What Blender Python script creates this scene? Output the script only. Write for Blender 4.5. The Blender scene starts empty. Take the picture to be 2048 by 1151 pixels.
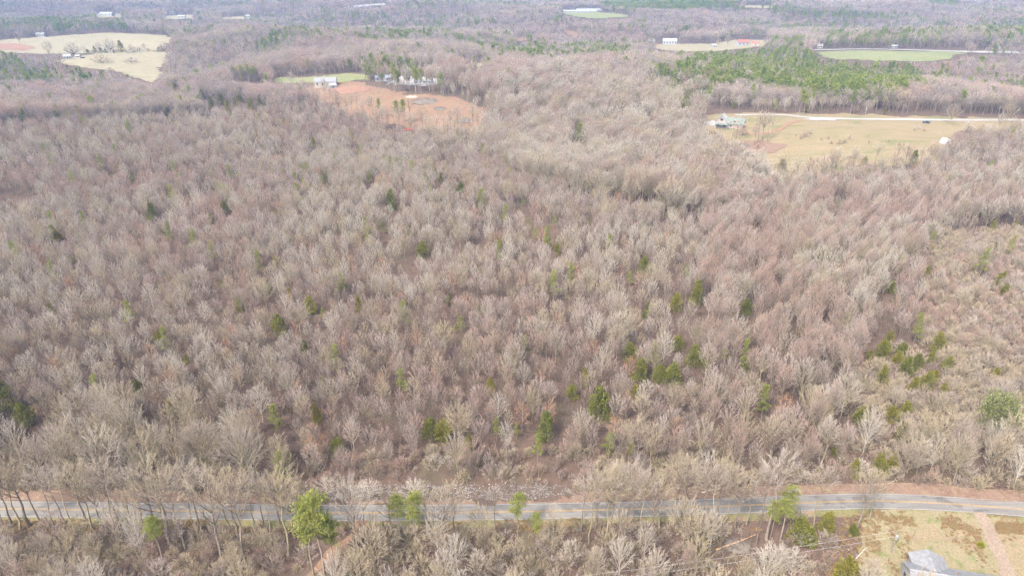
import bpy, math
import numpy as np
from math import radians, sin, cos, tan, pi

# ------------------------------------------------------------------ camera, sky, sun, exposure
scene = bpy.context.scene
COL = scene.collection
CAM = np.array([0.0, 0.0, 120.0]); PITCH = radians(25.0); F = 1366.0; CX, CY = 1024.0, 575.5
cam_d = bpy.data.cameras.new('camera'); cam = bpy.data.objects.new('camera', cam_d); COL.objects.link(cam)
cam.location = CAM; cam.rotation_euler = (pi / 2 - PITCH, 0, 0)
cam_d.sensor_width = 36.0; cam_d.lens = 36.0 * F / 2048.0; cam_d.clip_start = 1.0; cam_d.clip_end = 40000
scene.camera = cam

SUN_EL, SUN_AZ = 48.0, 215.0            # degrees; azimuth clockwise from +Y (away from the camera)
world = bpy.data.worlds.new('World'); scene.world = world; world.use_nodes = True
wn = world.node_tree.nodes; wl = world.node_tree.links
bg = wn['Background']
sky = wn.new('ShaderNodeTexSky'); sky.sky_type = 'NISHITA'; sky.sun_disc = False
sky.sun_elevation = radians(SUN_EL); sky.sun_rotation = radians(SUN_AZ)
sky.air_density = 1.0; sky.dust_density = 4.0; sky.ozone_density = 1.0; sky.altitude = 200
hs = wn.new('ShaderNodeHueSaturation'); hs.inputs['Saturation'].default_value = 0.26   # thin high cloud whitens the sky
wl.new(sky.outputs[0], hs.inputs['Color']); wl.new(hs.outputs[0], bg.inputs[0]); bg.inputs[1].default_value = 0.085

sun_d = bpy.data.lights.new('sun', 'SUN'); sun = bpy.data.objects.new('sun', sun_d); COL.objects.link(sun)
sun_d.energy = 1.5; sun_d.angle = radians(10); sun_d.color = (1.0, 0.92, 0.82)
_az = radians(SUN_AZ); _el = radians(SUN_EL)
from mathutils import Vector
sun.rotation_euler = (-Vector((sin(_az) * cos(_el), cos(_az) * cos(_el), sin(_el)))).to_track_quat('-Z', 'Y').to_euler()
sun.location = (0, 0, 300)

scene.view_settings.view_transform = 'Standard'; scene.view_settings.look = 'None'
scene.view_settings.exposure = 2.26; scene.view_settings.gamma = 1.0
scene.render.engine = 'CYCLES'
cy = scene.cycles
cy.max_bounces = 4; cy.diffuse_bounces = 2; cy.glossy_bounces = 1; cy.transmission_bounces = 2; cy.transparent_max_bounces = 4
cy.volume_bounces = 0; cy.use_denoising = True; cy.denoiser = 'OPENIMAGEDENOISE'; cy.denoising_input_passes = 'RGB_ALBEDO_NORMAL'; cy.denoising_prefilter = 'NONE'; cy.use_adaptive_sampling = True; cy.adaptive_threshold = 0.03
cy.caustics_reflective = False; cy.caustics_refractive = False; cy.pixel_filter_type = 'BLACKMAN_HARRIS'; cy.filter_width = 1.5

R = np.random.default_rng(7)

# ------------------------------------------------------------------ terrain and the camera's geometry
def sstep(a, b, v):
    t = np.clip((np.asarray(v, float) - a) / (b - a), 0, 1); return t * t * (3 - 2 * t)

def T(x, y):
    x = np.asarray(x, float); y = np.asarray(y, float)
    r = np.hypot(x, y)
    z = (1.1 * np.sin(x / 31 + 0.6) * np.sin(y / 37 + 1.1) + 3.2 * np.sin(x / 83 + 2.2) * np.sin(y / 47 + 0.3)) * sstep(150, 260, r)
    z = z + sstep(300, 900, r) * (10.0 * np.sin(x / 150 + 0.9 + 0.5 * np.sin(y / 310)) * np.sin(y / 130 + 2.3) + 3.0 * np.sin(x / 61 + 1.7) * np.sin(y / 83 + 0.4))
    z = z + 5.5 * sstep(420, 640, r) + 34 * sstep(900, 3200, r)
    z = z + 13 * np.exp(-(((x + 150) / 150) ** 2 + ((y - 860) / 170) ** 2))      # cleared hill
    z = z + 9 * np.exp(-(((x - 300) / 190) ** 2 + ((y - 600) / 110) ** 2))       # pasture hill
    z = z + sstep(950, 1600, r) * 11 * np.sin(y / 150 + 1.2 + 0.9 * np.sin(x / 380 + 0.7))
    z = z + 58 * sstep(2300, 3900, r)
    return z

_FW = np.array([0, cos(PITCH), -sin(PITCH)]); _UP = np.array([0, sin(PITCH), cos(PITCH)])
_TS = np.geomspace(60, 9000, 6000)
def ray(px, py):
    d = _FW * F + np.array([1.0, 0, 0]) * (px - CX) + _UP * (CY - py)
    return d / np.linalg.norm(d)
def at(px, py, dz=0.0):                   # where a line of sight meets the ground (raised by dz)
    d = ray(px, py); P = CAM[None] + _TS[:, None] * d[None]
    g = P[:, 2] - T(P[:, 0], P[:, 1]) - dz
    k = np.argmax(g < 0)
    if not (g < 0).any(): k = len(_TS) - 1
    k = max(k, 1); a, b = g[k - 1], g[k]
    t = _TS[k - 1] + (_TS[k] - _TS[k - 1]) * (a / (a - b) if a != b else 0)
    p = CAM + t * d
    return np.array([p[0], p[1], float(T(p[0], p[1]))])
def proj(x, y, z):
    dx = np.asarray(x) - CAM[0]; dy = np.asarray(y) - CAM[1]; dzz = np.asarray(z) - CAM[2]
    dep = dy * _FW[1] + dzz * _FW[2]; dep = np.where(dep < 1, 1, dep)
    return CX + F * dx / dep, CY - F * (dy * _UP[1] + dzz * _UP[2]) / dep
def px_per_m(p):
    return F / ((p[1] - CAM[1]) * _FW[1] + (p[2] - CAM[2]) * _FW[2])
def height_for(px, ybase, ytop):          # metres tall of something standing at (px, ybase) whose top shows at ytop
    b = at(px, ybase); d = ray(px, ytop)
    t = math.hypot(b[0], b[1]) / math.hypot(d[0], d[1])
    return max(1.0, CAM[2] + t * d[2] - b[2])
def inside(px, py, poly):
    px = np.asarray(px, float); py = np.asarray(py, float); r = np.zeros(px.shape, bool); n = len(poly)
    for i in range(n):
        x0, y0 = poly[i]; x1, y1 = poly[(i + 1) % n]
        if y0 == y1: continue
        c = ((y0 > py) != (y1 > py)) & (px < (x1 - x0) * (py - y0) / (y1 - y0) + x0)
        r ^= c
    return r
def vnoise(x, y, s, seed=0):              # smooth value noise in [0,1]
    x = np.asarray(x, float) / s; y = np.asarray(y, float) / s
    xi = np.floor(x).astype(np.int64); yi = np.floor(y).astype(np.int64); fx = x - xi; fy = y - yi
    fx = fx * fx * (3 - 2 * fx); fy = fy * fy * (3 - 2 * fy)
    def h(a, b):
        n = (a * 374761393 + b * 668265263 + seed * 1442695041) & 0x7fffffff
        n = ((n ^ (n >> 13)) * 1274126177) & 0x7fffffff
        return ((n ^ (n >> 16)) & 0xffff) / 65535.0
    return (h(xi, yi) * (1 - fx) + h(xi + 1, yi) * fx) * (1 - fy) + (h(xi, yi + 1) * (1 - fx) + h(xi + 1, yi + 1) * fx) * fy

# ------------------------------------------------------------------ object helpers
def tag(o, label=None, cat=None, group=None, kind=None):
    if label: o['label'] = label
    if cat: o['category'] = cat
    if group: o['group'] = group
    if kind: o['kind'] = kind
    return o
def empty(name, loc, rz=0.0, s=1.0):
    o = bpy.data.objects.new(name, None); COL.objects.link(o); o.location = loc; o.rotation_euler = (0, 0, rz)
    o.scale = (s, s, s) if np.isscalar(s) else s; o.empty_display_size = 0.5
    return o
def mesh_np(name, V, Fc, mats, mi=None, smooth=False):
    V = np.asarray(V, np.float32); me = bpy.data.meshes.new(name)
    if isinstance(Fc, np.ndarray):
        n, k = Fc.shape
        me.vertices.add(len(V)); me.vertices.foreach_set('co', V.ravel())
        me.loops.add(n * k); me.loops.foreach_set('vertex_index', Fc.astype(np.int32).ravel())
        me.polygons.add(n); me.polygons.foreach_set('loop_start', np.arange(0, n * k, k, dtype=np.int32))
    else:
        me.from_pydata([tuple(v) for v in V], [], [tuple(f) for f in Fc])
    for m in (mats if isinstance(mats, (list, tuple)) else [mats]): me.materials.append(m)
    if mi is not None: me.polygons.foreach_set('material_index', np.asarray(mi, np.int32))
    if smooth: me.polygons.foreach_set('use_smooth', np.ones(len(me.polygons), bool))
    me.update(calc_edges=True)
    return me
def obj(name, me, parent=None, loc=(0, 0, 0), rot=(0, 0, 0), scale=(1, 1, 1)):
    o = bpy.data.objects.new(name, me); COL.objects.link(o); o.parent = parent
    o.location = loc; o.rotation_euler = rot; o.scale = scale
    return o
class MB:                                 # a little mesh collector: boxes, prisms, tubes
    def __init__(s): s.v = []; s.f = []
    def add(s, V, Fs):
        b = len(s.v); s.v += [tuple(map(float, p)) for p in V]; s.f += [tuple(i + b for i in f) for f in Fs]; return s
    def box(s, c, d, rz=0.0):
        cx, cy_, cz = c; hx, hy, hz = d[0] / 2, d[1] / 2, d[2] / 2; V = []
        for z in (-hz, hz):
            for x, y in ((-hx, -hy), (hx, -hy), (hx, hy), (-hx, hy)):
                V.append((cx + x * cos(rz) - y * sin(rz), cy_ + x * sin(rz) + y * cos(rz), cz + z))
        return s.add(V, [(3, 2, 1, 0), (4, 5, 6, 7), (0, 1, 5, 4), (1, 2, 6, 5), (2, 3, 7, 6), (3, 0, 4, 7)])
    def prism(s, prof, a, b, axis='x'):   # closed profile (list of 2-vectors), extruded from a to b
        n = len(prof)
        def P(u, q): return (u, q[0], q[1]) if axis == 'x' else ((q[0], u, q[1]) if axis == 'y' else (q[0], q[1], u))
        V = [P(a, q) for q in prof] + [P(b, q) for q in prof]
        return s.add(V, [tuple(range(n))[::-1], tuple(range(n, 2 * n))] + [(i, (i + 1) % n, n + (i + 1) % n, n + i) for i in range(n)])
    def tube(s, p, q, r0, r1, n=8):
        p = np.array(p, float); q = np.array(q, float); d = q - p; d /= np.linalg.norm(d) + 1e-9
        a = np.cross(d, [0, 0, 1] if abs(d[2]) < .9 else [1, 0, 0]); a /= np.linalg.norm(a); b = np.cross(d, a)
        V = [p + r0 * (cos(2 * pi * i / n) * a + sin(2 * pi * i / n) * b) for i in range(n)] + [q + r1 * (cos(2 * pi * i / n) * a + sin(2 * pi * i / n) * b) for i in range(n)]
        return s.add(V, [(i, (i + 1) % n, n + (i + 1) % n, n + i) for i in range(n)] + [tuple(range(n))[::-1], tuple(range(n, 2 * n))])
    def build(s, name, mat, parent=None, **k): return obj(name, mesh_np(name, s.v, s.f, mat), parent, **k)

# ------------------------------------------------------------------ materials
def new_mat(name):
    m = bpy.data.materials.new(name); m.use_nodes = True; n = m.node_tree.nodes; l = m.node_tree.links
    return m, n, l, n['Principled BSDF']
def ramp(n, stops):
    r = n.new('ShaderNodeValToRGB'); e = r.color_ramp.elements
    while len(e) < len(stops): e.new(0.5)
    for q, (p, c) in zip(e, stops): q.position = p; q.color = (*c, 1)
    return r
def noise(n, l, vec, scale, detail=4, rough=.6, dist=0.0):
    t = n.new('ShaderNodeTexNoise'); t.inputs['Scale'].default_value = scale; t.inputs['Detail'].default_value = detail
    t.inputs['Roughness'].default_value = rough; t.inputs['Distortion'].default_value = dist; l.new(vec, t.inputs['Vector']); return t
def mixc(n, l, fac, a, b):
    m = n.new('ShaderNodeMix'); m.data_type = 'RGBA'
    for s, v in ((m.inputs[0], fac), (m.inputs[6], a), (m.inputs[7], b)):
        if hasattr(v, 'is_output'): l.new(v, s)
        elif isinstance(v, tuple): s.default_value = (*v, 1)
        else: s.default_value = v
    return m.outputs[2]
def soft(b, rough=.9, spec=.15):
    b.inputs['Roughness'].default_value = rough; b.inputs['Specular IOR Level'].default_value = spec

def ground_mat(name, cols, big=30.0, small=2.0, third=None, bump=0.25, stretch=None):
    """cols: four tones; two scales of patches plus fine speckle, all in world metres"""
    m, n, l, b = new_mat(name); soft(b, .95, .08)
    tc = n.new('ShaderNodeTexCoord'); vec = tc.outputs['Object']
    if stretch:
        mp = n.new('ShaderNodeMapping'); mp.inputs['Scale'].default_value = stretch; l.new(vec, mp.inputs[0]); vec = mp.outputs[0]
    a = noise(n, l, vec, 1.0 / big, 5, .62, .4); s = noise(n, l, vec, 1.0 / small, 5, .7); f = noise(n, l, tc.outputs['Object'], 2.2, 3, .7)
    r1 = ramp(n, [(.36, cols[0]), (.62, cols[1])]); l.new(a.outputs[0], r1.inputs[0])
    r2 = ramp(n, [(.36, cols[2]), (.64, cols[3])]); l.new(s.outputs[0], r2.inputs[0])
    c = mixc(n, l, .5, r1.outputs[0], r2.outputs[0])
    if third:
        t = noise(n, l, vec, 1.0 / (big * .37), 4, .6, .6); r3 = ramp(n, [(.54, (0, 0, 0)), (.66, (1, 1, 1))]); l.new(t.outputs[0], r3.inputs[0])
        c = mixc(n, l, r3.outputs[0], c, third)
    sp = ramp(n, [(.25, (.72, .72, .72)), (.75, (1.25, 1.25, 1.25))]); l.new(f.outputs[0], sp.inputs[0])
    mm = n.new('ShaderNodeMix'); mm.data_type = 'RGBA'; mm.blend_type = 'MULTIPLY'; mm.inputs[0].default_value = 1
    l.new(c, mm.inputs[6]); l.new(sp.outputs[0], mm.inputs[7]); l.new(mm.outputs[2], b.inputs['Base Color'])
    bp = n.new('ShaderNodeBump'); bp.inputs['Strength'].default_value = bump; bp.inputs['Distance'].default_value = .15
    l.new(f.outputs[0], bp.inputs['Height']); l.new(bp.outputs[0], b.inputs['Normal'])
    return m
def plain(name, c, rough=.6, spec=.3, var=.08, scale=1.5):
    m, n, l, b = new_mat(name); soft(b, rough, spec); tc = n.new('ShaderNodeTexCoord'); t = noise(n, l, tc.outputs['Object'], scale, 4, .65)
    r = ramp(n, [(.3, tuple(v * (1 - var) for v in c)), (.7, tuple(min(1, v * (1 + var)) for v in c))]); l.new(t.outputs[0], r.inputs[0]); l.new(r.outputs[0], b.inputs['Base Color'])
    return m
def bark_mat(name, stops, grad=None):
    """colour picked per tree; a little mottling along the wood"""
    m, n, l, b = new_mat(name); soft(b, .95, .05)
    oi = n.new('ShaderNodeObjectInfo'); r = ramp(n, stops); l.new(oi.outputs['Random'], r.inputs[0])
    tc = n.new('ShaderNodeTexCoord'); t = noise(n, l, tc.outputs['Object'], .9, 3, .6)
    s = ramp(n, [(.3, (.8, .8, .8)), (.7, (1.2, 1.2, 1.2))]); l.new(t.outputs[0], s.inputs[0])
    mm = n.new('ShaderNodeMix'); mm.data_type = 'RGBA'; mm.blend_type = 'MULTIPLY'; mm.inputs[0].default_value = 1
    l.new(r.outputs[0], mm.inputs[6]); l.new(s.outputs[0], mm.inputs[7]); l.new(mm.outputs[2], b.inputs['Base Color'])
    return m
def leaf_mat(name, stops):
    m, n, l, b = new_mat(name); soft(b, .7, .2)
    oi = n.new('ShaderNodeObjectInfo'); r = ramp(n, stops); l.new(oi.outputs['Random'], r.inputs[0])
    g = n.new('ShaderNodeNewGeometry'); s = ramp(n, [(0, (.65, .65, .65)), (1, (1.3, 1.3, 1.2))]); l.new(g.outputs['Random Per Island'], s.inputs[0])
    mm = n.new('ShaderNodeMix'); mm.data_type = 'RGBA'; mm.blend_type = 'MULTIPLY'; mm.inputs[0].default_value = 1
    l.new(r.outputs[0], mm.inputs[6]); l.new(s.outputs[0], mm.inputs[7]); l.new(mm.outputs[2], b.inputs['Base Color'])
    tr = n.new('ShaderNodeBsdfTranslucent'); l.new(mm.outputs[2], tr.inputs[0]); mx = n.new('ShaderNodeMixShader'); mx.inputs[0].default_value = .35
    l.new(b.outputs[0], mx.inputs[1]); l.new(tr.outputs[0], mx.inputs[2]); l.new(mx.outputs[0], n['Material Output'].inputs['Surface'])
    return m

M = {}
M['litter'] = ground_mat('leaf_litter', [(.095, .062, .048), (.135, .090, .070), (.078, .055, .043), (.155, .108, .085)], 40, 2.2, (.105, .085, .055))
M['verge'] = ground_mat('verge_litter', [(.175, .105, .078), (.22, .145, .108), (.14, .085, .065), (.25, .185, .14)], 7, .9, (.24, .185, .12))
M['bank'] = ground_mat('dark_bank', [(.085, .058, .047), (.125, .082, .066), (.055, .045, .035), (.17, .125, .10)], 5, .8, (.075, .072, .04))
M['green'] = ground_mat('verge_grass', [(0.152, 0.145, 0.059), (0.191, 0.172, 0.079), (0.112, 0.125, 0.046), (0.238, 0.185, 0.112)], 8, .9, (0.264, 0.178, 0.119))
M['yard'] = ground_mat('yard_grass', [(.225, .186, .112), (.265, .215, .138), (.165, .162, .078), (.275, .215, .148)], 8, .7, (.150, .160, .066))
M['bare'] = ground_mat('bare_yard', [(.22, .165, .105), (.26, .20, .13), (.18, .15, .085), (.28, .215, .145)], 5, .6, (.18, .17, .085))
M['straw'] = ground_mat('pasture', [(.215, .175, .102), (.25, .190, .126), (.180, .158, .080), (.26, .196, .134)], 34, 6, (.160, .155, .072), stretch=(.35, 1.5, 1))
M['straw_far'] = ground_mat('far_pasture', [(.250, .215, .140), (.275, .235, .160), (.215, .190, .115), (.29, .245, .175)], 50, 10, (.215, .200, .118))
M['lawn'] = ground_mat('green_field', [(.165, .185, .080), (.20, .215, .10), (.15, .165, .078), (.225, .215, .12)], 40, 7, (.225, .205, .11))
M['clay'] = ground_mat('red_clay', [(.215, .108, .066), (.24, .148, .098), (.16, .106, .070), (.25, .183, .130)], 13, 2.6, (.145, .125, .080))
M['clay_red'] = ground_mat('fresh_red_clay', [(.24, .115, .078), (.27, .16, .115), (.21, .12, .085), (.28, .185, .135)], 12, 3.0)
M['gravel'] = ground_mat('gravel', [(.30, .285, .275), (.35, .33, .32), (.25, .235, .225), (.38, .37, .36)], 12, 1.5)
M['track'] = ground_mat('dirt_track', [(.235, .172, .132), (.28, .215, .17), (.20, .15, .115), (.30, .24, .19)], 5, .6)
M['snow'] = plain('snow', (.36, .355, .37), .6, .3, .05)

# ------------------------------------------------------------------ ground
def terrain():
    ang = np.concatenate([np.arange(-180, -58, 4.0), np.arange(-58, 58, .5), np.arange(58, 180, 4.0)])
    rr = np.concatenate([np.arange(4, 90, 8.0), np.arange(90, 230, 2.5), np.geomspace(230, 16000, 330)])
    A, Rr = np.meshgrid(np.radians(ang), rr); X = Rr * np.sin(A); Y = Rr * np.cos(A)
    V = np.stack([X, Y, T(X, Y)], -1).reshape(-1, 3); na, nr = len(ang), len(rr)
    i, j = np.meshgrid(np.arange(nr - 1), np.arange(na), indexing='ij'); k = (j + 1) % na
    Fq = np.stack([i * na + j, i * na + k, (i + 1) * na + k, (i + 1) * na + j], -1).reshape(-1, 4)[:, ::-1]
    return mesh_np('ground', V, Fq, M['litter'], smooth=True)
tag(obj('ground', terrain()), 'leaf strewn brown forest floor running out to the far hills', kind='structure')

SHEETS = []
def sheet(name, label, poly, mat, cell, dz, rag=1.0, world=False, fade=None):
    """a patch of ground cover lying on the terrain, with a ragged outline"""
    P = []
    if world: P = [tuple(p) for p in poly]
    else:
        for i in range(len(poly)):
            a, b = poly[i], poly[(i + 1) % len(poly)]
            for t in (0, .34, .67):
                q = at(a[0] + (b[0] - a[0]) * t, a[1] + (b[1] - a[1]) * t); P.append((q[0], q[1]))
    A = np.array(P); x0, y0 = A.min(0) - 3 * rag; x1, y1 = A.max(0) + 3 * rag
    nx, ny = int((x1 - x0) / cell) + 2, int((y1 - y0) / cell) + 2
    if nx * ny > 160000:
        f = math.sqrt(nx * ny / 160000); cell *= f; nx, ny = int((x1 - x0) / cell) + 2, int((y1 - y0) / cell) + 2
    X, Y = np.meshgrid(x0 + cell * np.arange(nx), y0 + cell * np.arange(ny))
    cxm = X[:-1, :-1] + cell / 2; cym = Y[:-1, :-1] + cell / 2
    w = rag
    ok = inside(cxm + w * 2 * (vnoise(cxm, cym, 4 * w + .01, 3) - .5) + w * 1.2 * (vnoise(cxm, cym, w + .01, 8) - .5),
                cym + w * 2 * (vnoise(cxm, cym, 4 * w + .01, 5) - .5) + w * 1.2 * (vnoise(cxm, cym, w + .01, 9) - .5), P)
    i, j = np.nonzero(ok); idx = lambda a, b: a * nx + b
    Fq = np.stack([idx(i, j), idx(i, j + 1), idx(i + 1, j + 1), idx(i + 1, j)], -1)
    V = np.stack([X, Y, T(X, Y) + dz], -1).reshape(-1, 3)
    u, inv = np.unique(Fq, return_inverse=True)
    o = obj(name, mesh_np(name, V[u], inv.reshape(-1, 4), mat, smooth=True)); tag(o, label, kind='structure'); SHEETS.append(o)
    return o

# open ground, as outlines in the photograph carried onto the terrain
PASTURE = [(1405, 236), (1440, 229), (1500, 226), (1700, 232), (1900, 234), (2100, 236), (2130, 252), (2010, 262), (1940, 268), (1905, 285), (1880, 308), (1840, 326), (1760, 340), (1660, 348), (1590, 362), (1545, 352), (1500, 325), (1440, 300), (1412, 262)]
CLEARING = [(590, 180), (650, 166), (720, 163), (770, 176), (800, 186), (860, 188), (905, 196), (935, 208), (965, 222), (980, 250), (935, 270), (850, 264), (770, 246), (700, 224), (640, 202), (585, 190)]
LAWN_MID = [(540, 158), (600, 156), (700, 147), (735, 151), (735, 160), (690, 164), (600, 168), (545, 166)]
PAST_UP = [(-40, 84), (60, 76), (130, 71), (200, 66), (300, 69), (346, 75), (338, 90), (310, 104), (200, 107), (90, 108), (-40, 102)]
PAST_LO = [(110, 122), (190, 107), (332, 104), (334, 120), (322, 150), (303, 168), (272, 156), (225, 142), (165, 136), (120, 130)]
CLAY_L = [(-40, 88), (30, 88), (56, 92), (70, 97), (50, 103), (-40, 99)]
FIELD_G = [(1628, 105), (1700, 102), (1850, 103), (1935, 106), (1905, 116), (1850, 124), (1780, 122), (1690, 121), (1645, 116)]
FIELD_F = [(1290, 92), (1340, 88), (1420, 88), (1470, 80), (1540, 80), (1520, 94), (1440, 102), (1380, 104), (1325, 100)]
FIELD_B = [(1120, 26), (1200, 25), (1250, 30), (1268, 35), (1200, 38), (1150, 35)]
SM = [('straw_far', [(920, 128), (960, 126), (985, 130), (950, 137), (920, 136)]), ('clay', [(1012, 81), (1040, 76), (1078, 75), (1072, 80), (1020, 84)]),
      ('clay', [(1124, 60), (1136, 60), (1165, 71), (1150, 74), (1130, 66)]), ('gravel', [(704, 12), (770, 7), (772, 11), (710, 15)]),
      ('straw_far', [(190, 29), (215, 27), (248, 31), (242, 35), (195, 36)]), ('straw_far', [(325, 33), (388, 30), (392, 38), (335, 40)]),
      ('straw_far', [(440, 36), (500, 33), (500, 38), (445, 40)]), ('straw_far', [(1488, 12), (1545, 12), (1545, 17), (1495, 17)]),
      ('gravel', [(748, 159), (800, 152), (862, 155), (892, 166), (850, 173), (790, 171)])]
SM_LAB = ['pale tan clearing seen between bare trees beyond the wood', 'thin red clay bank on the wooded hill', 'red clay track climbing the far wooded slope', 'pale clearing near the top of the picture', 'pale straw field around the far white sheds', 'pale straw field left of centre far away', 'thin pale far field among hazy trees', 'pale far field under the green pine ridge', 'pale gravel yard behind the row of tall trunks']
sheet('field', 'tan pasture with greenish streaks beside the green roofed house', PASTURE, M['straw'], 1.6, .22, 10)
sheet('field', 'orange clay clearing with brush piles on the hill', CLEARING, M['clay'], 2.0, .22, 10)
sheet('field', 'bright green lawn strip behind the clearing house', LAWN_MID, M['lawn'], 2.5, .3, 4)
sheet('field', 'pale straw pasture crest at upper left', PAST_UP, M['straw_far'], 4, .4, 6)
sheet('field', 'pale straw pasture with round shrubs at upper left', PAST_LO, M['straw_far'], 3, .4, 6)
sheet('field', 'red clay patch at the left picture edge', CLAY_L, M['clay_red'], 3.5, .8, 6)
sheet('field', 'bright green far field below the pale road', FIELD_G, M['lawn'], 4, .4, 6)
sheet('field', 'tan far field beside the long white building', FIELD_F, M['straw_far'], 4, .4, 6)
sheet('field', 'green hilltop field beside the long white barns', FIELD_B, M['lawn'], 8, .8, 8)
for (mt, pl), lb in zip(SM, SM_LAB): sheet('field', lb, pl, M[mt], 6 if pl[0][1] < 50 else 3, .8 if pl[0][1] < 50 else .4, 5)
sheet('field', 'fresh red earth beside the house in the clay clearing', [(665, 180), (700, 172), (750, 174), (745, 184), (690, 188)], M['clay_red'], 2, .5, 5)
sheet('field', 'bare reddish ground under the trees by the pasture', [(1440, 300), (1470, 285), (1530, 283), (1565, 292), (1550, 308), (1490, 318)], M['verge'], 1.2, .5, 6)

def dense(P, step):
    P = np.array(P, float); out = []
    for i in range(len(P) - 1):          # Catmull-Rom through the points
        p0 = P[max(i - 1, 0)]; p1 = P[i]; p2 = P[i + 1]; p3 = P[min(i + 2, len(P) - 1)]
        n = max(1, int(np.linalg.norm(p2 - p1) / step))
        for k in range(n):
            t = k / n; out.append(.5 * (2 * p1 + (p2 - p0) * t + (2 * p0 - 5 * p1 + 4 * p2 - p3) * t * t + (3 * p1 - p0 - 3 * p2 + p3) * t ** 3))
    out.append(P[-1]); return np.array(out)
def strip(name, line, off0, off1, dz, mat, parent=None, level=True, wob=0.0, cross=2):
    """ribbon along a ground line between two sideways offsets"""
    d = np.gradient(line, axis=0); d /= np.linalg.norm(d, axis=1)[:, None] + 1e-9; nrm = np.stack([-d[:, 1], d[:, 0]], 1)
    V = []; n = len(line); s = np.arange(n)
    for k in range(cross):
        o = off0 + (off1 - off0) * k / (cross - 1)
        w = wob * (vnoise(s * 1.0, s * 0 + k * 7, 6, 4) - .5) if wob else 0
        q = line + nrm * (o + w)[:, None] if wob else line + nrm * o
        z = T(line[:, 0], line[:, 1]) if level else T(q[:, 0], q[:, 1])
        V.append(np.stack([q[:, 0], q[:, 1], z + dz], 1))
    V = np.stack(V, 1).reshape(-1, 3); i, k = np.meshgrid(np.arange(n - 1), np.arange(cross - 1), indexing='ij')
    Fq = np.stack([i * cross + k, (i + 1) * cross + k, (i + 1) * cross + k + 1, i * cross + k + 1], -1).reshape(-1, 4)
    if off1 > off0: Fq = Fq[:, ::-1]
    return obj(name, mesh_np(name, V, Fq[:, ::-1], mat, smooth=True), parent)

def asphalt():
    m, n, l, b = new_mat('worn_asphalt'); soft(b, .85, .2); tc = n.new('ShaderNodeTexCoord')
    mp = n.new('ShaderNodeMapping'); mp.inputs['Scale'].default_value = (.10, 1.3, 1); l.new(tc.outputs['Object'], mp.inputs[0])
    a = noise(n, l, mp.outputs[0], 1.0, 5, .65, .3); f = noise(n, l, tc.outputs['Object'], 3.5, 4, .7); q = noise(n, l, tc.outputs['Object'], .16, 3, .5, .8)
    r = ramp(n, [(.3, (.145, .135, .127)), (.7, (.225, .211, .20))]); l.new(a.outputs[0], r.inputs[0])
    s = ramp(n, [(.3, (.85, .85, .85)), (.7, (1.1, 1.1, 1.1))]); l.new(f.outputs[0], s.inputs[0])
    pt = ramp(n, [(.55, (1, 1, 1)), (.60, (.72, .72, .73))]); l.new(q.outputs[0], pt.inputs[0])
    v = n.new('ShaderNodeTexVoronoi'); v.feature = 'DISTANCE_TO_EDGE'; v.inputs['Scale'].default_value = .28; l.new(tc.outputs['Object'], v.inputs['Vector']); ck = ramp(n, [(.006, (.80, .80, .80)), (.012, (1, 1, 1))]); l.new(v.outputs[0], ck.inputs[0])
    c = r.outputs[0]
    for k in (s, pt, ck):
        mm = n.new('ShaderNodeMix'); mm.data_type = 'RGBA'; mm.blend_type = 'MULTIPLY'; mm.inputs[0].default_value = 1; l.new(c, mm.inputs[6]); l.new(k.outputs[0], mm.inputs[7]); c = mm.outputs[2]
    l.new(c, b.inputs['Base Color']); return m
M['asphalt'] = asphalt(); M['yellow'] = plain('yellow_paint', (.42, .25, .06), .6, .3, .2, .8); M['white_line'] = plain('white_paint', (.30, .30, .29), .6, .3, .2, .8)
ROAD_PX = [(-420, 1012), (-200, 1014), (0, 1017), (350, 1021), (680, 1025), (1000, 1023), (1200, 1019), (1380, 1014), (1560, 1007), (1700, 1002), (1790, 1002), (1900, 1007), (2048, 1018), (2200, 1033), (2380, 1056)]
ROAD = dense([at(*p)[:2] for p in ROAD_PX], 1.5)
HW = 2.7
rd = strip('road', ROAD, -HW, HW, .07, M['asphalt'], cross=5); tag(rd, 'grey two lane asphalt road with yellow centre lines', kind='structure')
for a in (-.20, .10): strip('centre_line', ROAD, a, a + .11, .080, M['yellow'], rd)
for a in (-HW + .12, HW - .24): strip('edge_line', ROAD, a, a + .12, .080, M['white_line'], rd)
tag(strip('verge', ROAD, HW - .05, HW + 4.2, .045, M['verge'], level=False, wob=1.6, cross=5), 'reddish leaf strewn verge on the wooded side of the road', kind='structure')
tag(strip('verge', ROAD, -HW - 2.2, -HW + .05, .05, M['green'], level=False, wob=1.2, cross=4), 'thin green grass verge on the near side of the road', kind='structure')
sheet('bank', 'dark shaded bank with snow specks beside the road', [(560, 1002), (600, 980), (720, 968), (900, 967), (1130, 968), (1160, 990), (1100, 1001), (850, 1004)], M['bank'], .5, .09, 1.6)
YARD = [(1712, 1030), (1760, 1023), (1900, 1024), (2060, 1036), (2150, 1046), (2180, 1150), (2100, 1230), (1760, 1230), (1690, 1160), (1720, 1105)]
sheet('yard', 'straw coloured yard grass around the grey roofed house', YARD, M['yard'], .45, .06, 1.6)
sheet('yard', 'bare tan earth patch in the yard beside the driveway', [(1800, 1060), (1850, 1048), (1950, 1052), (1965, 1085), (1985, 1125), (1950, 1118), (1880, 1082), (1830, 1090)], M['bare'], .4, .10, 2.2)
sheet('yard', 'rusty bare ground right of the dirt driveway', [(1990, 1058), (2080, 1052), (2150, 1100), (2150, 1180), (2045, 1180), (2012, 1100)], M['bare'], .4, .10, 2.2)
DRIVE = dense([at(*p)[:2] for p in [(1957, 1024), (1968, 1042), (1982, 1072), (1997, 1105), (2016, 1150), (2040, 1215)]], .8)
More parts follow.
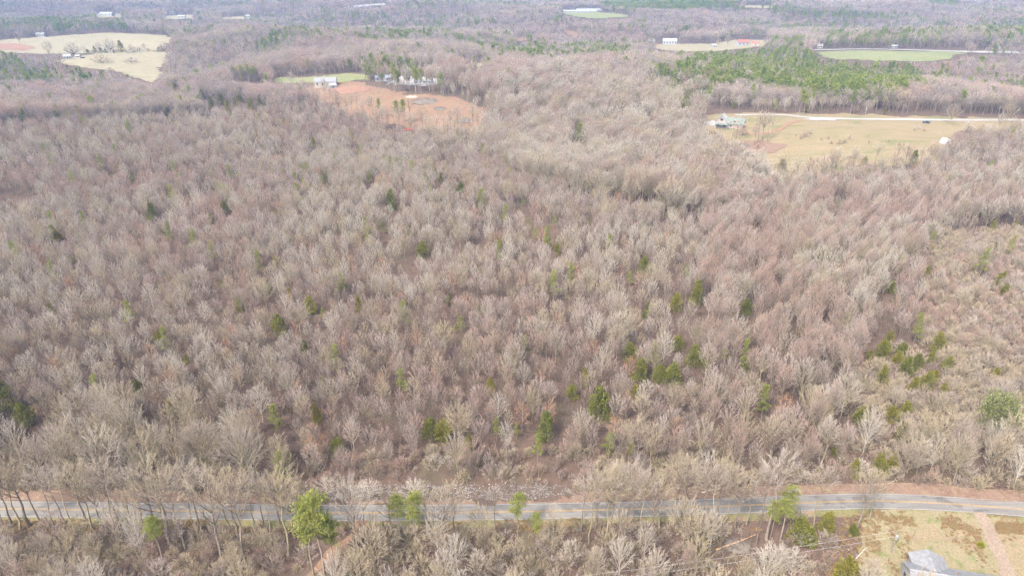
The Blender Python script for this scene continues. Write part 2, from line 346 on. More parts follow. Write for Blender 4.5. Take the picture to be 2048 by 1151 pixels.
tag(strip('driveway', DRIVE, -1.35, 1.35, .14, M['track'], level=False, wob=.9, cross=5), 'rutted tan dirt driveway beside the grey roofed house', kind='structure')
TRACK = dense([at(*p)[:2] for p in [(722, 1040), (716, 1062), (695, 1085), (660, 1110), (628, 1150), (600, 1210)]], .8)
tag(strip('path', TRACK, -1.4, 1.4, .10, M['clay'], level=False, wob=1.4, cross=5), 'orange clay track leaving the near side of the road', kind='structure')
GDRV = dense([at(*p)[:2] for p in [(1470, 231), (1520, 230), (1570, 231), (1610, 235), (1680, 238), (1800, 240), (1950, 241), (2130, 241)]], 3)
tag(strip('driveway', GDRV, -2.6, 2.6, .45, M['gravel'], level=False, wob=1.2, cross=4), 'pale gravel driveway crossing behind the tan pasture', kind='structure')
sheet('driveway', 'wide white gravel patch beside the long driveway', [(1600, 240), (1640, 236), (1690, 238), (1670, 243), (1620, 243)], M['gravel'], 1.0, .50, 3)
sheet('patio', 'bluish white gravel patio left of the green roofed house', [(1408, 246), (1425, 242), (1445, 249), (1442, 254), (1420, 253)], M['gravel'], .8, .5, 1.2)
RUT = dense([at(*p)[:2] for p in [(1490, 268), (1530, 267), (1562, 258), (1580, 247), (1600, 242)]], 2)
tag(strip('path', RUT, -1.6, 1.6, .40, M['clay_red'], level=False, wob=1.0, cross=4), 'curving red clay track across the tan pasture', kind='structure')
FRD = dense([at(*p)[:2] for p in [(1560, 103), (1600, 101.5), (1680, 100), (1760, 99.8), (1850, 102), (1930, 104.5), (2040, 106)]], 8)
tag(strip('road', FRD, -6, 6, .9, M['gravel'], level=False, cross=4), 'pale far road above the bright green field', kind='structure')

# ------------------------------------------------------------------ tree shapes
def segs_mesh(S, sides):
    """S: rows p0(3) p1(3) r0 r1 -> tapered sticks as triangles (spikes when r1 == 0)"""
    S = np.asarray(S, float); p0, p1, r0, r1 = S[:, :3], S[:, 3:6], S[:, 6], S[:, 7]; n = len(S)
    d = p1 - p0; d /= np.linalg.norm(d, axis=1)[:, None] + 1e-9
    ref = np.where(np.abs(d[:, 2:3]) < .9, [[0, 0, 1.0]], [[1.0, 0, 0]]); a = np.cross(d, ref); a /= np.linalg.norm(a, axis=1)[:, None] + 1e-9; b = np.cross(d, a)
    th = np.arange(sides) * 2 * pi / sides; ph = (np.arange(n) * 1.7)[:, None] + th[None]
    ring = np.cos(ph)[..., None] * a[:, None] + np.sin(ph)[..., None] * b[:, None]
    V = np.concatenate([p0[:, None] + ring * r0[:, None, None], p1[:, None] + ring * r1[:, None, None]], 1)   # n, 2s, 3
    base = (np.arange(n) * 2 * sides)[:, None]; i = np.arange(sides); j = (i + 1) % sides
    t1 = np.stack([base + i, base + j, base + sides + j], -1); t2 = np.stack([base + i, base + sides + j, base + sides + i], -1)
    keep = r1 > 1e-4
    Fc = np.concatenate([t1.reshape(-1, 3), t2[keep].reshape(-1, 3)])
    return V.reshape(-1, 3), Fc
def join(parts):
    V = []; Fc = []; b = 0
    for v, f in parts:
        V.append(v); Fc.append(f + b); b += len(v)
    return np.concatenate(V), np.concatenate(Fc)
def unit(v): return v / (np.linalg.norm(v) + 1e-9)
def turn(d, ang, az):                     # a direction leaving d by ang, at roll az
    a = unit(np.cross(d, [0, 0, 1] if abs(d[2]) < .95 else [1, 0, 0])); b = np.cross(d, a)
    return d * cos(ang) + (a * cos(az) + b * sin(az)) * sin(ang)

def gen_bare(seed, H, cr, cb=.30, limbs=22, nsub=6, ntw=14, ch=.42, tw=.0165, twl=(.6, 1.35), out=.55, r0=None, lean=.04, stems=1, low=-15):
    """a leafless tree: trunk, limbs curving out and up to a domed crown, branches near their ends, fine twigs fanning outwards"""
    g = np.random.default_rng(seed); trunk = []; fine = []; twig = []; r = r0 or H * .0105; n = 6
    az0 = g.uniform(0, 2 * pi); rad = lambda t: r * (1 - .85 * t) + .012
    S = []
    for st in range(stems):
        a = az0 + st * 2.4; ln = lean if stems == 1 else .25; pts = [np.array([.2 * st * cos(a), .2 * st * sin(a), -.3])]
        for k in range(1, n + 1):
            z = H * .88 * k / n; pts.append(np.array([ln * z * cos(a) + g.normal(0, .010 * H), ln * z * sin(a) + g.normal(0, .010 * H), z]))
        for k in range(n): trunk.append(np.r_[pts[k], pts[k + 1], rad(k / n) * (1.25 if k == 0 else 1), rad((k + 1) / n)])
        S.append(np.array(pts))
    cz = H * (1 - ch); ga = pi * (3 - math.sqrt(5)); s0 = sin(radians(low))
    for i in range(limbs):
        P = S[i % stems]; sz = s0 + (1 - s0) * (i + .5) / limbs; az = i * ga + g.normal(0, .25); hr = math.sqrt(max(0, 1 - sz * sz)); off = np.array([P[-1][0], P[-1][1], 0]) * .6
        q = g.uniform(.80, 1.08); tip = off + np.array([hr * cos(az) * cr * q, hr * sin(az) * cr * q, cz + sz * H * ch * (q if sz > 0 else 1)])
        hd = math.hypot(tip[0], tip[1]); zs = max(cb * H * g.uniform(.85, 1.2), tip[2] - hd * g.uniform(.9, 1.5) - .06 * H); zs = min(zs, H * .86); t = zs / (H * .88)
        p0 = np.array([np.interp(t * n, np.arange(n + 1), P[:, c]) for c in range(3)]); lr = rad(t) * .5 + .008
        ctl = p0 + (tip - p0) * .5 + np.array([cos(az), sin(az), 0]) * hd * .16 + g.normal(0, .05 * cr, 3); kn = 4
        LP = [p0 * (1 - u) ** 2 + 2 * ctl * u * (1 - u) + tip * u * u for u in np.linspace(0, 1, kn + 1)]
        for k in range(kn): trunk.append(np.r_[LP[k], LP[k + 1], lr * (1 - k / kn * .8), lr * (1 - (k + 1) / kn * .8)])
        LPa = np.array(LP); ll = np.linalg.norm(tip - p0)
        for j in range(nsub):
            u = .38 + .60 * (j + g.uniform(0, 1)) / nsub; pb = np.array([np.interp(u * kn, np.arange(kn + 1), LPa[:, c]) for c in range(3)]); d = unit(LPa[min(kn, int(u * kn) + 1)] - LPa[int(u * kn)])
            rad_dir = unit((pb - off - np.array([0, 0, cz * .8])) / np.array([cr, cr, H * ch]))
            db = unit(turn(d, radians(g.uniform(22, 55)), g.uniform(0, 2 * pi)) + rad_dir * out); sl = (.19 * ll + .3) * g.uniform(.6, 1.3); sr = max(.010, lr * .35)
            mid = pb + db * sl * .5; db2 = unit(db + g.normal(0, .15, 3) + rad_dir * .2); e = mid + db2 * sl * .5
            fine.append(np.r_[pb, mid, sr, sr * .65]); fine.append(np.r_[mid, e, sr * .65, sr * .3])
            v = .10 + .90 * (np.arange(ntw) + g.uniform(0, 1, ntw)) / ntw; vv = v[:, None]
            pw = np.where(vv < .5, pb + (mid - pb) * (vv * 2), mid + (e - mid) * (vv * 2 - 1))
            a_ = unit(np.cross(db2, [0, 0, 1] if abs(db2[2]) < .95 else [1, 0, 0])); b_ = np.cross(db2, a_); an = np.radians(g.uniform(8, 52, ntw))[:, None]; ro = g.uniform(0, 2 * pi, ntw)[:, None]
            dw = db2 * np.cos(an) + (a_ * np.cos(ro) + b_ * np.sin(ro)) * np.sin(an) + rad_dir * .45 + np.array([0, 0, .15]); dw /= np.linalg.norm(dw, axis=1)[:, None]
            tl = g.uniform(*twl, ntw) * (1.1 - .35 * v)
            twig.append(np.concatenate([pw, pw + dw * tl[:, None], (tw * g.uniform(.7, 1.2, ntw))[:, None], np.zeros((ntw, 1))], 1))
    twig = np.concatenate(twig)
    return join([segs_mesh(trunk, 5), segs_mesh(fine, 3)]), segs_mesh(twig, 3)
def leaves(C, Dn, ln, wd, g):
    """one small blade (two triangles folded along the middle) at every centre, pointing along Dn"""
    n = len(C); Dn = Dn / (np.linalg.norm(Dn, axis=1)[:, None] + 1e-9); rr = g.normal(size=(n, 3)); a = np.cross(Dn, rr); a /= np.linalg.norm(a, axis=1)[:, None] + 1e-9
    ln = np.asarray(ln).reshape(-1, 1) * np.ones((n, 1)); wd = np.asarray(wd).reshape(-1, 1) * np.ones((n, 1)); up = np.cross(a, Dn)
    V = np.stack([C - Dn * ln * .5, C + a * wd * .5 + up * wd * .2, C + Dn * ln * .5, C - a * wd * .5 + up * wd * .2], 1).reshape(-1, 3)
    b = (np.arange(n) * 4)[:, None]
    return V, np.concatenate([b + [0, 1, 2], b + [0, 2, 3]])
def gen_pine(seed, H, cr, cb=.55, nb=26, per=75, ln=.5, wd=.13, young=False):
    g = np.random.default_rng(seed); S = []; C = []; Dn = []; n = 6; r = H * .011; pts = [np.array([0, 0, -.3])]
    for k in range(1, n + 1): pts.append(np.array([g.normal(0, .008 * H) * k / 2, g.normal(0, .008 * H) * k / 2, H * .97 * k / n]))
    P = np.array(pts); rad = lambda t: r * (1 - .8 * t) + .02
    for k in range(n): S.append(np.r_[pts[k], pts[k + 1], rad(k / n), rad((k + 1) / n)])
    for i in range(nb):
        q = (i + g.uniform(0, .8)) / nb; t = cb + (1 - cb) * q; p = np.array([np.interp(t * n, np.arange(n + 1), P[:, c]) for c in range(3)])
        az = i * 2.4 + g.normal(0, .4); el = radians(5 + 50 * q + g.normal(0, 10)); prof = (.55 + .9 * q if q < .5 else 1.0 - .85 * (q - .5) * 2 * .75)
        if young: prof = 1.05 - .8 * q
        ll = cr * prof * g.uniform(.6, 1.15); d = np.array([cos(el) * cos(az), cos(el) * sin(az), sin(el)]); e = p + d * ll
        S.append(np.r_[p, e, max(.03, rad(t) * .35), .015])
        for s in ((.5, 1.0) if ll > 1.3 else (.95,)):
            c0 = p + d * ll * s + np.array([0, 0, .15]); rs = cr * .30 * g.uniform(.75, 1.25)
            u = g.normal(size=(per, 3)); u /= np.linalg.norm(u, axis=1)[:, None]; rad_ = rs * g.uniform(.35, 1.0, (per, 1)) ** .6
            C.append(c0 + u * rad_ * [1, 1, .72]); Dn.append(u + [0, 0, .45] + d * .3)
    C = np.concatenate(C); Dn = np.concatenate(Dn)
    return segs_mesh(S, 5), leaves(C, Dn, g.uniform(.7, 1.25, len(C)) * ln, wd, g)
def gen_cedar(seed, H, cr, n=1700, ln=.42, wd=.24, shape='cone', lumps=16):
    g = np.random.default_rng(seed); S = [np.r_[0, 0, -.3, 0, 0, H * .5, H * .016, H * .011], np.r_[0, 0, H * .5, 0, 0, H * .95, H * .011, .02]]
    lz = g.uniform(.06, .95, lumps); la = g.uniform(0, 2 * pi, lumps); k = g.integers(0, lumps, n)
    def prof(z):
        if shape == 'cone': return np.minimum(1, (1.02 - z) * 1.55) ** .85 * np.minimum(1, .55 + z * 2.5)
        return np.sqrt(np.clip(1 - ((z - .52) / .52) ** 2, 0.02, 1))
    z0 = lz[k]; R0 = prof(z0) * cr * .66; c0 = np.stack([R0 * np.cos(la[k]), R0 * np.sin(la[k]), z0 * H], 1)
    u = g.normal(size=(n, 3)); u /= np.linalg.norm(u, axis=1)[:, None]; rs = (.28 + .30 * prof(z0)) * cr
    C = c0 + u * (rs * g.uniform(.55, 1.0, n) ** .5)[:, None] * [1, 1, 1.25]
    m = n // 3; z = g.uniform(.03, 1.0, m); a = g.uniform(0, 2 * pi, m); rr_ = prof(z) * cr * g.uniform(.55, .95, m)
    C[:m] = np.stack([rr_ * np.cos(a), rr_ * np.sin(a), z * H], 1)
    C[:, 2] = np.clip(C[:, 2], .1, H * 1.02)
    Dn = (C - [0, 0, H * .35]) * [1, 1, .5] / cr + g.normal(0, .5, (n, 3)) + [0, 0, .5]
    limb = [np.r_[0, 0, zz * H, prof(np.array(zz)) * cr * .8 * cos(aa), prof(np.array(zz)) * cr * .8 * sin(aa), zz * H + .5, .04, .01] for zz, aa in zip(lz, la)]
    return segs_mesh(S + limb, 5), leaves(C, Dn, g.uniform(.7, 1.3, n) * ln, wd, g)

# wood and needles: base colours; understory and some far twigs darkened for shade
M['twig'] = bark_mat('bare_twigs', [(0, (.29, .235, .208)), (.3, (.39, .325, .287)), (.6, (.33, .265, .230)), (1, (.44, .38, .335))])
M['twig_pale'] = bark_mat('pale_twigs', [(0, (.40, .348, .30)), (.5, (.46, .408, .355)), (1, (.42, .378, .315))])
M['twig_tan'] = bark_mat('tan_twigs', [(0, (.36, .295, .205)), (.5, (.43, .355, .265)), (1, (.38, .32, .21))])
M['twig_rust'] = bark_mat('russet_twigs', [(0, (.32, .225, .185)), (.5, (.41, .29, .236)), (1, (.36, .265, .226))])
M['twig_pink'] = bark_mat('pinkish_twigs', [(0, (.36, .28, .252)), (.5, (.43, .345, .312)), (1, (.39, .31, .277))])
M['twig_far_dim'] = bark_mat('grey_darkened_far_twigs', [(0, (.25, .205, .19)), (.5, (.31, .26, .24)), (1, (.28, .23, .21))])  # greyer mature twigs, also darkened for the shaded gaps far crowns lack
M['twig_shaded'] = bark_mat('shade_darkened_understory_twigs', [(0, (.15, .10, .08)), (1, (.21, .15, .12))])  # shade under the crowns is put into this darker brown
M['bark'] = bark_mat('grey_bark', [(0, (.17, .14, .115)), (.5, (.24, .20, .165)), (1, (.20, .16, .13))])
M['bark_lichen'] = bark_mat('lichened_bark', [(0, (.26, .22, .14)), (.5, (.22, .18, .13)), (1, (.33, .29, .19))])
M['bark_pale'] = bark_mat('pale_bark', [(0, (.40, .35, .28)), (1, (.46, .42, .36))])
M['bark_pine'] = bark_mat('pine_bark', [(0, (.22, .17, .14)), (1, (.30, .24, .20))])
M['pine'] = leaf_mat('pine_needles', [(0, (.22, .25, .06)), (.5, (.27, .29, .075)), (1, (.30, .31, .085))])
M['pine_bright'] = leaf_mat('bright_pine_needles', [(0, (.20, .25, .06)), (.5, (.26, .295, .072)), (1, (.30, .325, .085))])  # bright yellow green needles of the far pine stands
M['pine_dark'] = leaf_mat('dark_pine_needles', [(0, (.11, .15, .04)), (.5, (.15, .185, .045)), (1, (.18, .21, .05))])
M['cedar'] = leaf_mat('cedar_sprays', [(0, (.165, .175, .040)), (.4, (.22, .215, .048)), (.75, (.28, .245, .052)), (1, (.18, .20, .052))])
M['broadleaf'] = leaf_mat('evergreen_leaves', [(0, (.22, .24, .10)), (1, (.26, .275, .115))])
M['russet_leaf'] = leaf_mat('dry_leaves', [(0, (.33, .19, .12)), (.5, (.40, .22, .13)), (1, (.36, .25, .16))])
M['yellow_bush'] = leaf_mat('yellow_green_leaves', [(0, (.30, .30, .02)), (1, (.30, .30, .02))])

PROTO = {}                                # kind -> list of (trunk mesh, crown mesh, joined mesh, nominal height)
def proto(kind, gen, H, mt, mc):
    (v0, f0), (v1, f1) = gen; a = mesh_np(kind + '_trunk', v0, f0, mt); b = mesh_np(kind + '_crown', v1, f1, mc)
    v, f = join([(v0, f0), (v1, f1)]); c = mesh_np(kind, v, f, [mt, mc], np.r_[np.zeros(len(f0)), np.ones(len(f1))])
    PROTO.setdefault(kind, []).append((a, b, c, H))
for s in range(8): proto('young', gen_bare(20 + s, 13.5, [3.0, 3.4, 2.6, 3.2][s % 4], .26, 24, 7, 24, [.36, .32, .42, .34][s % 4], .0105, (.35, .85), low=2), 13.5, M['bark'], [M['twig_pale'], M['twig_tan'], M['twig_tan'], M['twig'], M['twig'], M['twig_pink'], M['twig_rust'], M['twig_rust']][s])
for s in range(4): proto('large', gen_bare(40 + s, 19, 6.0 + .5 * (s % 2), .26, 42, 8, 26, .36, .0115, (.45, 1.0), low=0), 19, M['bark_lichen'], [M['twig_pale'], M['twig'], M['twig_tan'], M['twig_pale']][s])
for s in range(4): proto('tall', gen_bare(60 + s, 20, 3.5, .36, 34, 7, 24, .33, .0115, (.4, .95), low=0), 20, [M['bark'], M['bark_lichen']][s % 2], [M['twig_rust'], M['twig_pink'], M['twig_rust'], M['twig_pale']][s])
for s in range(7): proto('edge', gen_bare(80 + s, 19, [3.7, 3.0, 4.4, 3.4][s % 4], [.50, .58, .42, .54][s % 4], [22, 16, 26, 18][s % 4], 6, 15, [.25, .22, .30, .24][s % 4], .0115, (.45, 1.0), .5, [.24, .18, .28, .20][s % 4], [.05, .01, .03, .08][s % 4], low=0), 19, [M['bark'], M['bark_lichen'], M['bark']][s % 3], [M['twig_tan'], M['twig'], M['twig_tan'], M['twig_pale']][s % 4])
for s in range(4): proto('thicket', gen_bare(100 + s, 4.2, 2.4, .06, 26, 6, 16, .55, .0105, (.45, 1.0), .5, .05, .1, 5), 4.2, M['bark_lichen'], [M['twig_tan'], M['twig'], M['twig_tan'], M['twig_rust']][s])
for s in range(2): proto('understory', gen_bare(110 + s, 4.2, 2.2, .06, 20, 5, 8, .55, .013, (.45, 1.0), .5, .05, .1, 4), 4.2, M['bark'], M['twig_shaded'])
for s in range(2): proto('spreading', gen_bare(120 + s, 15, 8.5, .18, 36, 7, 14, .46, .024, (.9, 1.9), .5, .42), 15, M['bark'], M['twig'])
for s in range(2): proto('white', gen_bare(130 + s, 15, 4.6, .20, 32, 7, 24, .40, .0120, (.4, .95), low=0), 15, M['bark_pale'], M['twig_pale'])
for s in range(3): proto('tan', gen_bare(135 + s, 15, [4.4, 3.6, 4.8][s], .20, 32, 7, 24, [.40, .46, .36][s], .0120, (.4, .95), low=0), 15, M['bark_lichen'], M['twig_tan'])
for s in range(5): proto('far', gen_bare(140 + s, 16, 4.4, .25, 22, 5, 9, .34, .024, (.7, 1.5), low=2), 16, M['bark'], [M['twig'], M['twig_tan'], M['twig_far_dim'], M['twig_pink'], M['twig_rust']][s])
for s in range(3): proto('pine', gen_pine(160 + s, 18, 3.0), 18, M['bark_pine'], M['pine'])
for s in range(2): proto('ypine', gen_pine(170 + s, 9, 1.9, .30, 20, 60, .42, .12, True), 9, M['bark_pine'], M['pine'])
for s in range(3): proto('farpine', gen_pine(180 + s, 16, 3.6, .35, 18, 30, 1.0, .42), 16, M['bark_pine'], [M['pine_bright'], M['pine_bright'], M['pine']][s])
for s in range(4): proto('cedar', gen_cedar(190 + s, 7, 2.0 + .25 * (s % 2)), 7, M['bark'], M['cedar'])
proto('magnolia', gen_cedar(200, 11, 4.6, 3600, .55, .34, 'egg', 26), 11, M['bark'], M['broadleaf'])
def gen_russet(seed, H, cr):
    t, c = gen_bare(seed, H, cr, .2, 12, 5, 4, .42, .02); g = np.random.default_rng(seed); q = c[0][g.integers(0, len(c[0]), 500)] + g.normal(0, .15, (500, 3))
    return join([t, c]), leaves(q, g.normal(size=(500, 3)), .28, .18, g)
for s in range(2): proto('russet', gen_russet(210 + s, 8, 1.9), 8, M['twig_rust'], M['russet_leaf'])

def tree(name, kind, k, p, h, rz, label, cat, group=None, wide=1.0):
    a, b, c, H = PROTO[kind][k % len(PROTO[kind])]; s = h / H
    e = empty(name, (p[0], p[1], p[2]), rz, (s * wide, s * wide, s)); tag(e, label, cat, group)
    obj('trunk', a, e); obj('crown', b, e)
    return e
WORDS = ['first', 'second', 'third', 'fourth', 'fifth', 'sixth', 'seventh', 'eighth', 'ninth', 'tenth', 'eleventh', 'twelfth', 'thirteenth', 'fourteenth', 'fifteenth', 'sixteenth', 'seventeenth', 'eighteenth', 'nineteenth', 'twentieth']
def nth(i): return WORDS[i] if i < 20 else '%d%s' % (i + 1, {1: 'st', 2: 'nd', 3: 'rd'}.get((i + 1) % 10 if (i + 1) % 100 not in (11, 12, 13) else 0, 'th'))

# ------------------------------------------------------------------ evergreens standing singly: (x, y of the foot, y of the top, kind)
EV = []
def ev(kind, *L): EV.extend((x, yb, yt, kind) for x, yb, yt in L)
ev('cedar', (112, 482, 448), (307, 442, 405), (452, 428, 402), (422, 447, 427), (622, 628, 590), (560, 672, 628), (373, 726, 708), (14, 822, 750), (783, 420, 378), (845, 515, 482), (1114, 510, 486), (1287, 545, 512),
   (1257, 722, 686), (1279, 762, 718), (1318, 764, 728), (1343, 768, 722), (1290, 636, 620), (1391, 612, 560), (1490, 630, 597), (1350, 625, 586), (1354, 700, 670), (1388, 732, 688), (1446, 716, 690), (1781, 586, 560),
   (1739, 722, 698), (1764, 712, 678), (1776, 686, 660), (1792, 732, 700), (1810, 752, 712), (1832, 738, 706), (1852, 778, 740), (1872, 702, 662), (1884, 790, 764), (1802, 712, 682), (1826, 782, 752), (1862, 724, 700), (1893, 738, 710), (1868, 762, 738), (1758, 716, 700),
   (1996, 570, 545), (2008, 590, 566), (1988, 756, 733), (55, 850, 797), (1197, 842, 776), (1143, 800, 769), (1091, 882, 824), (862, 878, 836), (888, 880, 838), (1720, 850, 812), (1781, 842, 808), (1808, 834, 800), (1668, 910, 890),
   (921, 386, 362), (648, 372, 348), (882, 364, 346), (628, 294, 276), (265, 368, 352), (335, 232, 210), (405, 200, 178), (422, 215, 192), (441, 210, 186), (456, 224, 200), (470, 214, 194), (482, 206, 184), (502, 220, 196), (522, 214, 190), (350, 186, 165), (1562, 345, 318), (1728, 328, 312), (1825, 332, 300),
   (1598, 1085, 1032), (1652, 1062, 1020), (1688, 1165, 1105), (1618, 1090, 1055), (1705, 1068, 1045))
ev('cedar', (190, 106, 92), (203, 106, 95), (211, 106, 97), (243, 105, 76), (318, 104, 94), (176, 107, 98), (228, 106, 98))
ev('ypine', (443, 582, 560), (647, 640, 615), (767, 470, 443), (1047, 414, 396), (1056, 452, 436), (1070, 484, 455), (1108, 458, 430), (1258, 575, 542), (922, 664, 632), (1131, 602, 586), (1175, 450, 434), (1093, 742, 728), (805, 790, 738),
   (740, 372, 344), (1158, 292, 246), (555, 868, 806), (443, 908, 868), (993, 880, 836), (1033, 878, 846), (1075, 922, 876), (1217, 915, 864), (30, 396, 384), (1680, 420, 398), (1330, 440, 425), (910, 668, 650))
ev('pine', (628, 1150, 1003), (650, 1158, 985), (668, 1140, 1030), (800, 1082, 990), (832, 1086, 988), (1036, 1072, 988), (1072, 1098, 1028), (325, 1118, 1026), (1560, 1082, 968), (1540, 1076, 1000), (1598, 230, 178), (1607, 231, 186), (1700, 230, 182), (486, 170, 130), (500, 172, 128), (512, 170, 132), (470, 168, 134), (620, 150, 118), (740, 166, 130), (790, 186, 128), (832, 186, 134), (842, 188, 140), (760, 240, 198), (795, 250, 202), (808, 252, 200))
FIRST_EV = len(EV)
bands = {}
for x, yb, yt, kd in EV:
    sp = 'cedar' if kd == 'cedar' else 'pine'
    if yb > 1040: z = 'on the near side of the road'
    elif yb > 770: z = 'in the wood behind the road'
    elif yb > 600: z = 'in the middle wood'
    elif yb > 430: z = 'in the upper bare wood'
    elif yb > 260: z = 'at the wood\'s far edge'
    else: z = 'beyond the main bare wood'
    bands.setdefault((sp, z), []).append((x, yb, yt, kd))
EV_BASES = []
for (sp, z), L in bands.items():
    L.sort()
    for i, (x, yb, yt, kd) in enumerate(L):
        p = at(x, yb); h = min(height_for(x, yb, yt), 30 if kd == 'pine' else 17); g = np.random.default_rng(int(x * 7 + yb))
        EV_BASES.append((p[0], p[1]))
        tree({'cedar': 'cedar_tree', 'pine': 'pine_tree'}[sp], kd, int(g.integers(0, 9)), p, h, g.uniform(0, 6.28),
             '%s %s %s, %s %s from the left' % ({'cedar': 'dense dark green', 'ypine': 'bright yellow green', 'pine': 'tall bright green'}[kd], sp, z, nth(i), sp), sp, sp + 's ' + z, wide=g.uniform(.9, 1.15) * (1.0 if kd != 'cedar' else float(np.clip(9 / h, .75, 1.35)) ** .5))
pm = at(1985, 858); tree('magnolia_tree', 'magnolia', 0, pm, height_for(1985, 858, 782), 1.0, 'large round light green evergreen among bare trees near the right edge', 'tree'); EV_BASES.append((pm[0], pm[1]))

# ------------------------------------------------------------------ bare trees
CLEAR = [PASTURE, CLEARING, LAWN_MID, PAST_UP, PAST_LO, CLAY_L, FIELD_G, FIELD_F, FIELD_B] + [p for _, p in SM]
CUTS = [[(1628, 98), (1700, 97), (1850, 98), (2000, 101), (2060, 104), (2060, 108), (1935, 108), (1628, 106)], [(1325, 78), (1362, 78), (1362, 92), (1325, 92)], [(1405, 222), (1500, 222), (1500, 262), (1405, 262)], [(630, 158), (670, 158), (670, 180), (630, 180)],
        [(1440, 226), (2100, 232), (2100, 246), (1440, 244)], [(1120, 20), (1200, 19), (1200, 28), (1120, 28)]]
TRK = [np.array(DRIVE), np.array(TRACK)]
def near_line(x, y, L, w):
    d = np.full(x.shape, 1e9)
    for q in L[::2]: d = np.minimum(d, (x - q[0]) ** 2 + (y - q[1]) ** 2)
    return d < w * w
ROADV = ROAD
# jittered grid over the land in view
def candidates(r0, r1, s, seed):
    g = np.random.default_rng(seed); W = r1 * .95; xs = np.arange(-W, W, s); ys = np.arange(60, r1 + s, s); X, Y = np.meshgrid(xs, ys); X = X + g.uniform(-.48, .48, X.shape) * s; Y = Y + g.uniform(-.48, .48, Y.shape) * s
    X = X.ravel(); Y = Y.ravel(); r = Y; ok = (r >= r0) & (r < r1); X, Y = X[ok], Y[ok]; px, py = proj(X, Y, T(X, Y)); ok = (px > -230) & (px < 2280) & (py < 1420)
    return X[ok], Y[ok]
cx_, cy_, cs_ = [], [], []
for i, (a, b, s) in enumerate([(70, 240, 4.9), (240, 520, 4.3), (520, 800, 5.9), (800, 1300, 8.5), (1300, 2100, 11), (2100, 3300, 14), (70, 260, 3.8), (260, 480, 6.6), (70, 215, 3.6)]):
    x, y = candidates(a, b, s, 300 + i); cx_.append(x); cy_.append(y); cs_.append(np.full(len(x), s))
UND = np.concatenate([np.full(len(x), i >= 6) for i, x in enumerate(cx_)]); X = np.concatenate(cx_); Y = np.concatenate(cy_); SP = np.concatenate(cs_); Z = T(X, Y); D = np.hypot(X, Y); PX, PY = proj(X, Y, Z); n = len(X)
g = np.random.default_rng(11); u1, u2, u3, u4 = g.uniform(size=(4, n))
reg = vnoise(X, Y, 60, 21); reg2 = vnoise(X, Y, 22, 22); reg3 = vnoise(X, Y, 160, 23)
VAR = np.clip(.5 + 1.15 * (vnoise(X, Y, 48, 61) - .5) + .75 * (np.random.default_rng(77).uniform(size=n) - .5), 0, .999)
KINDS_ = ['young', 'large', 'tall', 'edge', 'thicket', 'spreading', 'white', 'far', 'pine', 'ypine', 'farpine', 'cedar', 'russet', 'understory', 'tan']
K = np.full(n, 0); Hh = 7.5 + 5.5 * u2 + 4 * (reg - .5)
far = D > 640
def setk(mask, kind, h0, h1):
    K[mask] = KINDS_.index(kind); Hh[mask] = (h0 + (h1 - h0) * u3)[mask]
setk((u1 < .07) & ~far, 'large', 11, 15); setk((u1 > .95) & ~far, 'white', 9, 13); setk((u1 > .90) & (u1 < .95) & ~far, 'russet', 7, 11)
BIGZ = [(980, 190), (1150, 150), (1420, 190), (1400, 300), (1560, 400), (1500, 470), (1300, 430), (1050, 380), (960, 300)]
mb = inside(PX, PY, BIGZ); setk(mb & (u4 < .75), 'large', 17, 22); setk(mb & (u4 >= .75), 'tall', 17, 22)
TALLZ = [(1420, 400), (1560, 395), (1750, 395), (2100, 360), (2100, 470), (1880, 470), (1820, 560), (1760, 640), (1700, 760), (1680, 930), (1420, 930), (1380, 700), (1400, 520)]
mt = inside(PX, PY, TALLZ); setk(mt & (u4 < .55), 'tall', 15, 19); setk(mt & (u4 >= .55) & (u4 < .7), 'large', 13, 17)
THICK = [(1880, 470), (2300, 440), (2300, 950), (1990, 905), (1760, 900), (1700, 850), (1700, 760), (1760, 700), (1840, 690), (1840, 560)]
mk = inside(PX, PY, THICK); setk(mk & (u4 < .94), 'thicket', 3, 6); setk(mk & (u4 >= .94), 'large', 9, 13)
LEFTB = [(-300, 855), (120, 850), (300, 855), (560, 900), (620, 960), (560, 1008), (-300, 1008)]
ml = inside(PX, PY, LEFTB); setk(ml & (u4 < .55), 'large', 15, 19); setk(ml & (u4 >= .55), 'tan', 12, 16); setk(ml & (u4 >= .85), 'white', 12, 16)
FRONT = (PY > 930) & (PY < 1005) & (PX > 1180) & (PX < 1720); setk(FRONT & (u4 < .5), 'edge', 16, 20); setk(FRONT & (u4 >= .5), 'tall', 13, 17)
RB = inside(PX, PY, [(1700, 900), (2300, 900), (2300, 985), (1740, 975)]); setk(RB & (u4 < .25), 'white', 11, 15); setk(RB & (u4 >= .25) & (u4 < .6), 'tan', 11, 15); setk(RB & (u4 >= .6), 'large', 11, 15)
far &= ~(mb & (D < 900)); setk(far, 'far', 12, 19); Hh[far] += 7 * (reg[far] - .4)
BELT = inside(PX, PY, [(735, 176), (760, 150), (860, 140), (960, 170), (1010, 215), (960, 214), (905, 190), (800, 182)]); setk(BELT, 'tall', 19, 24)
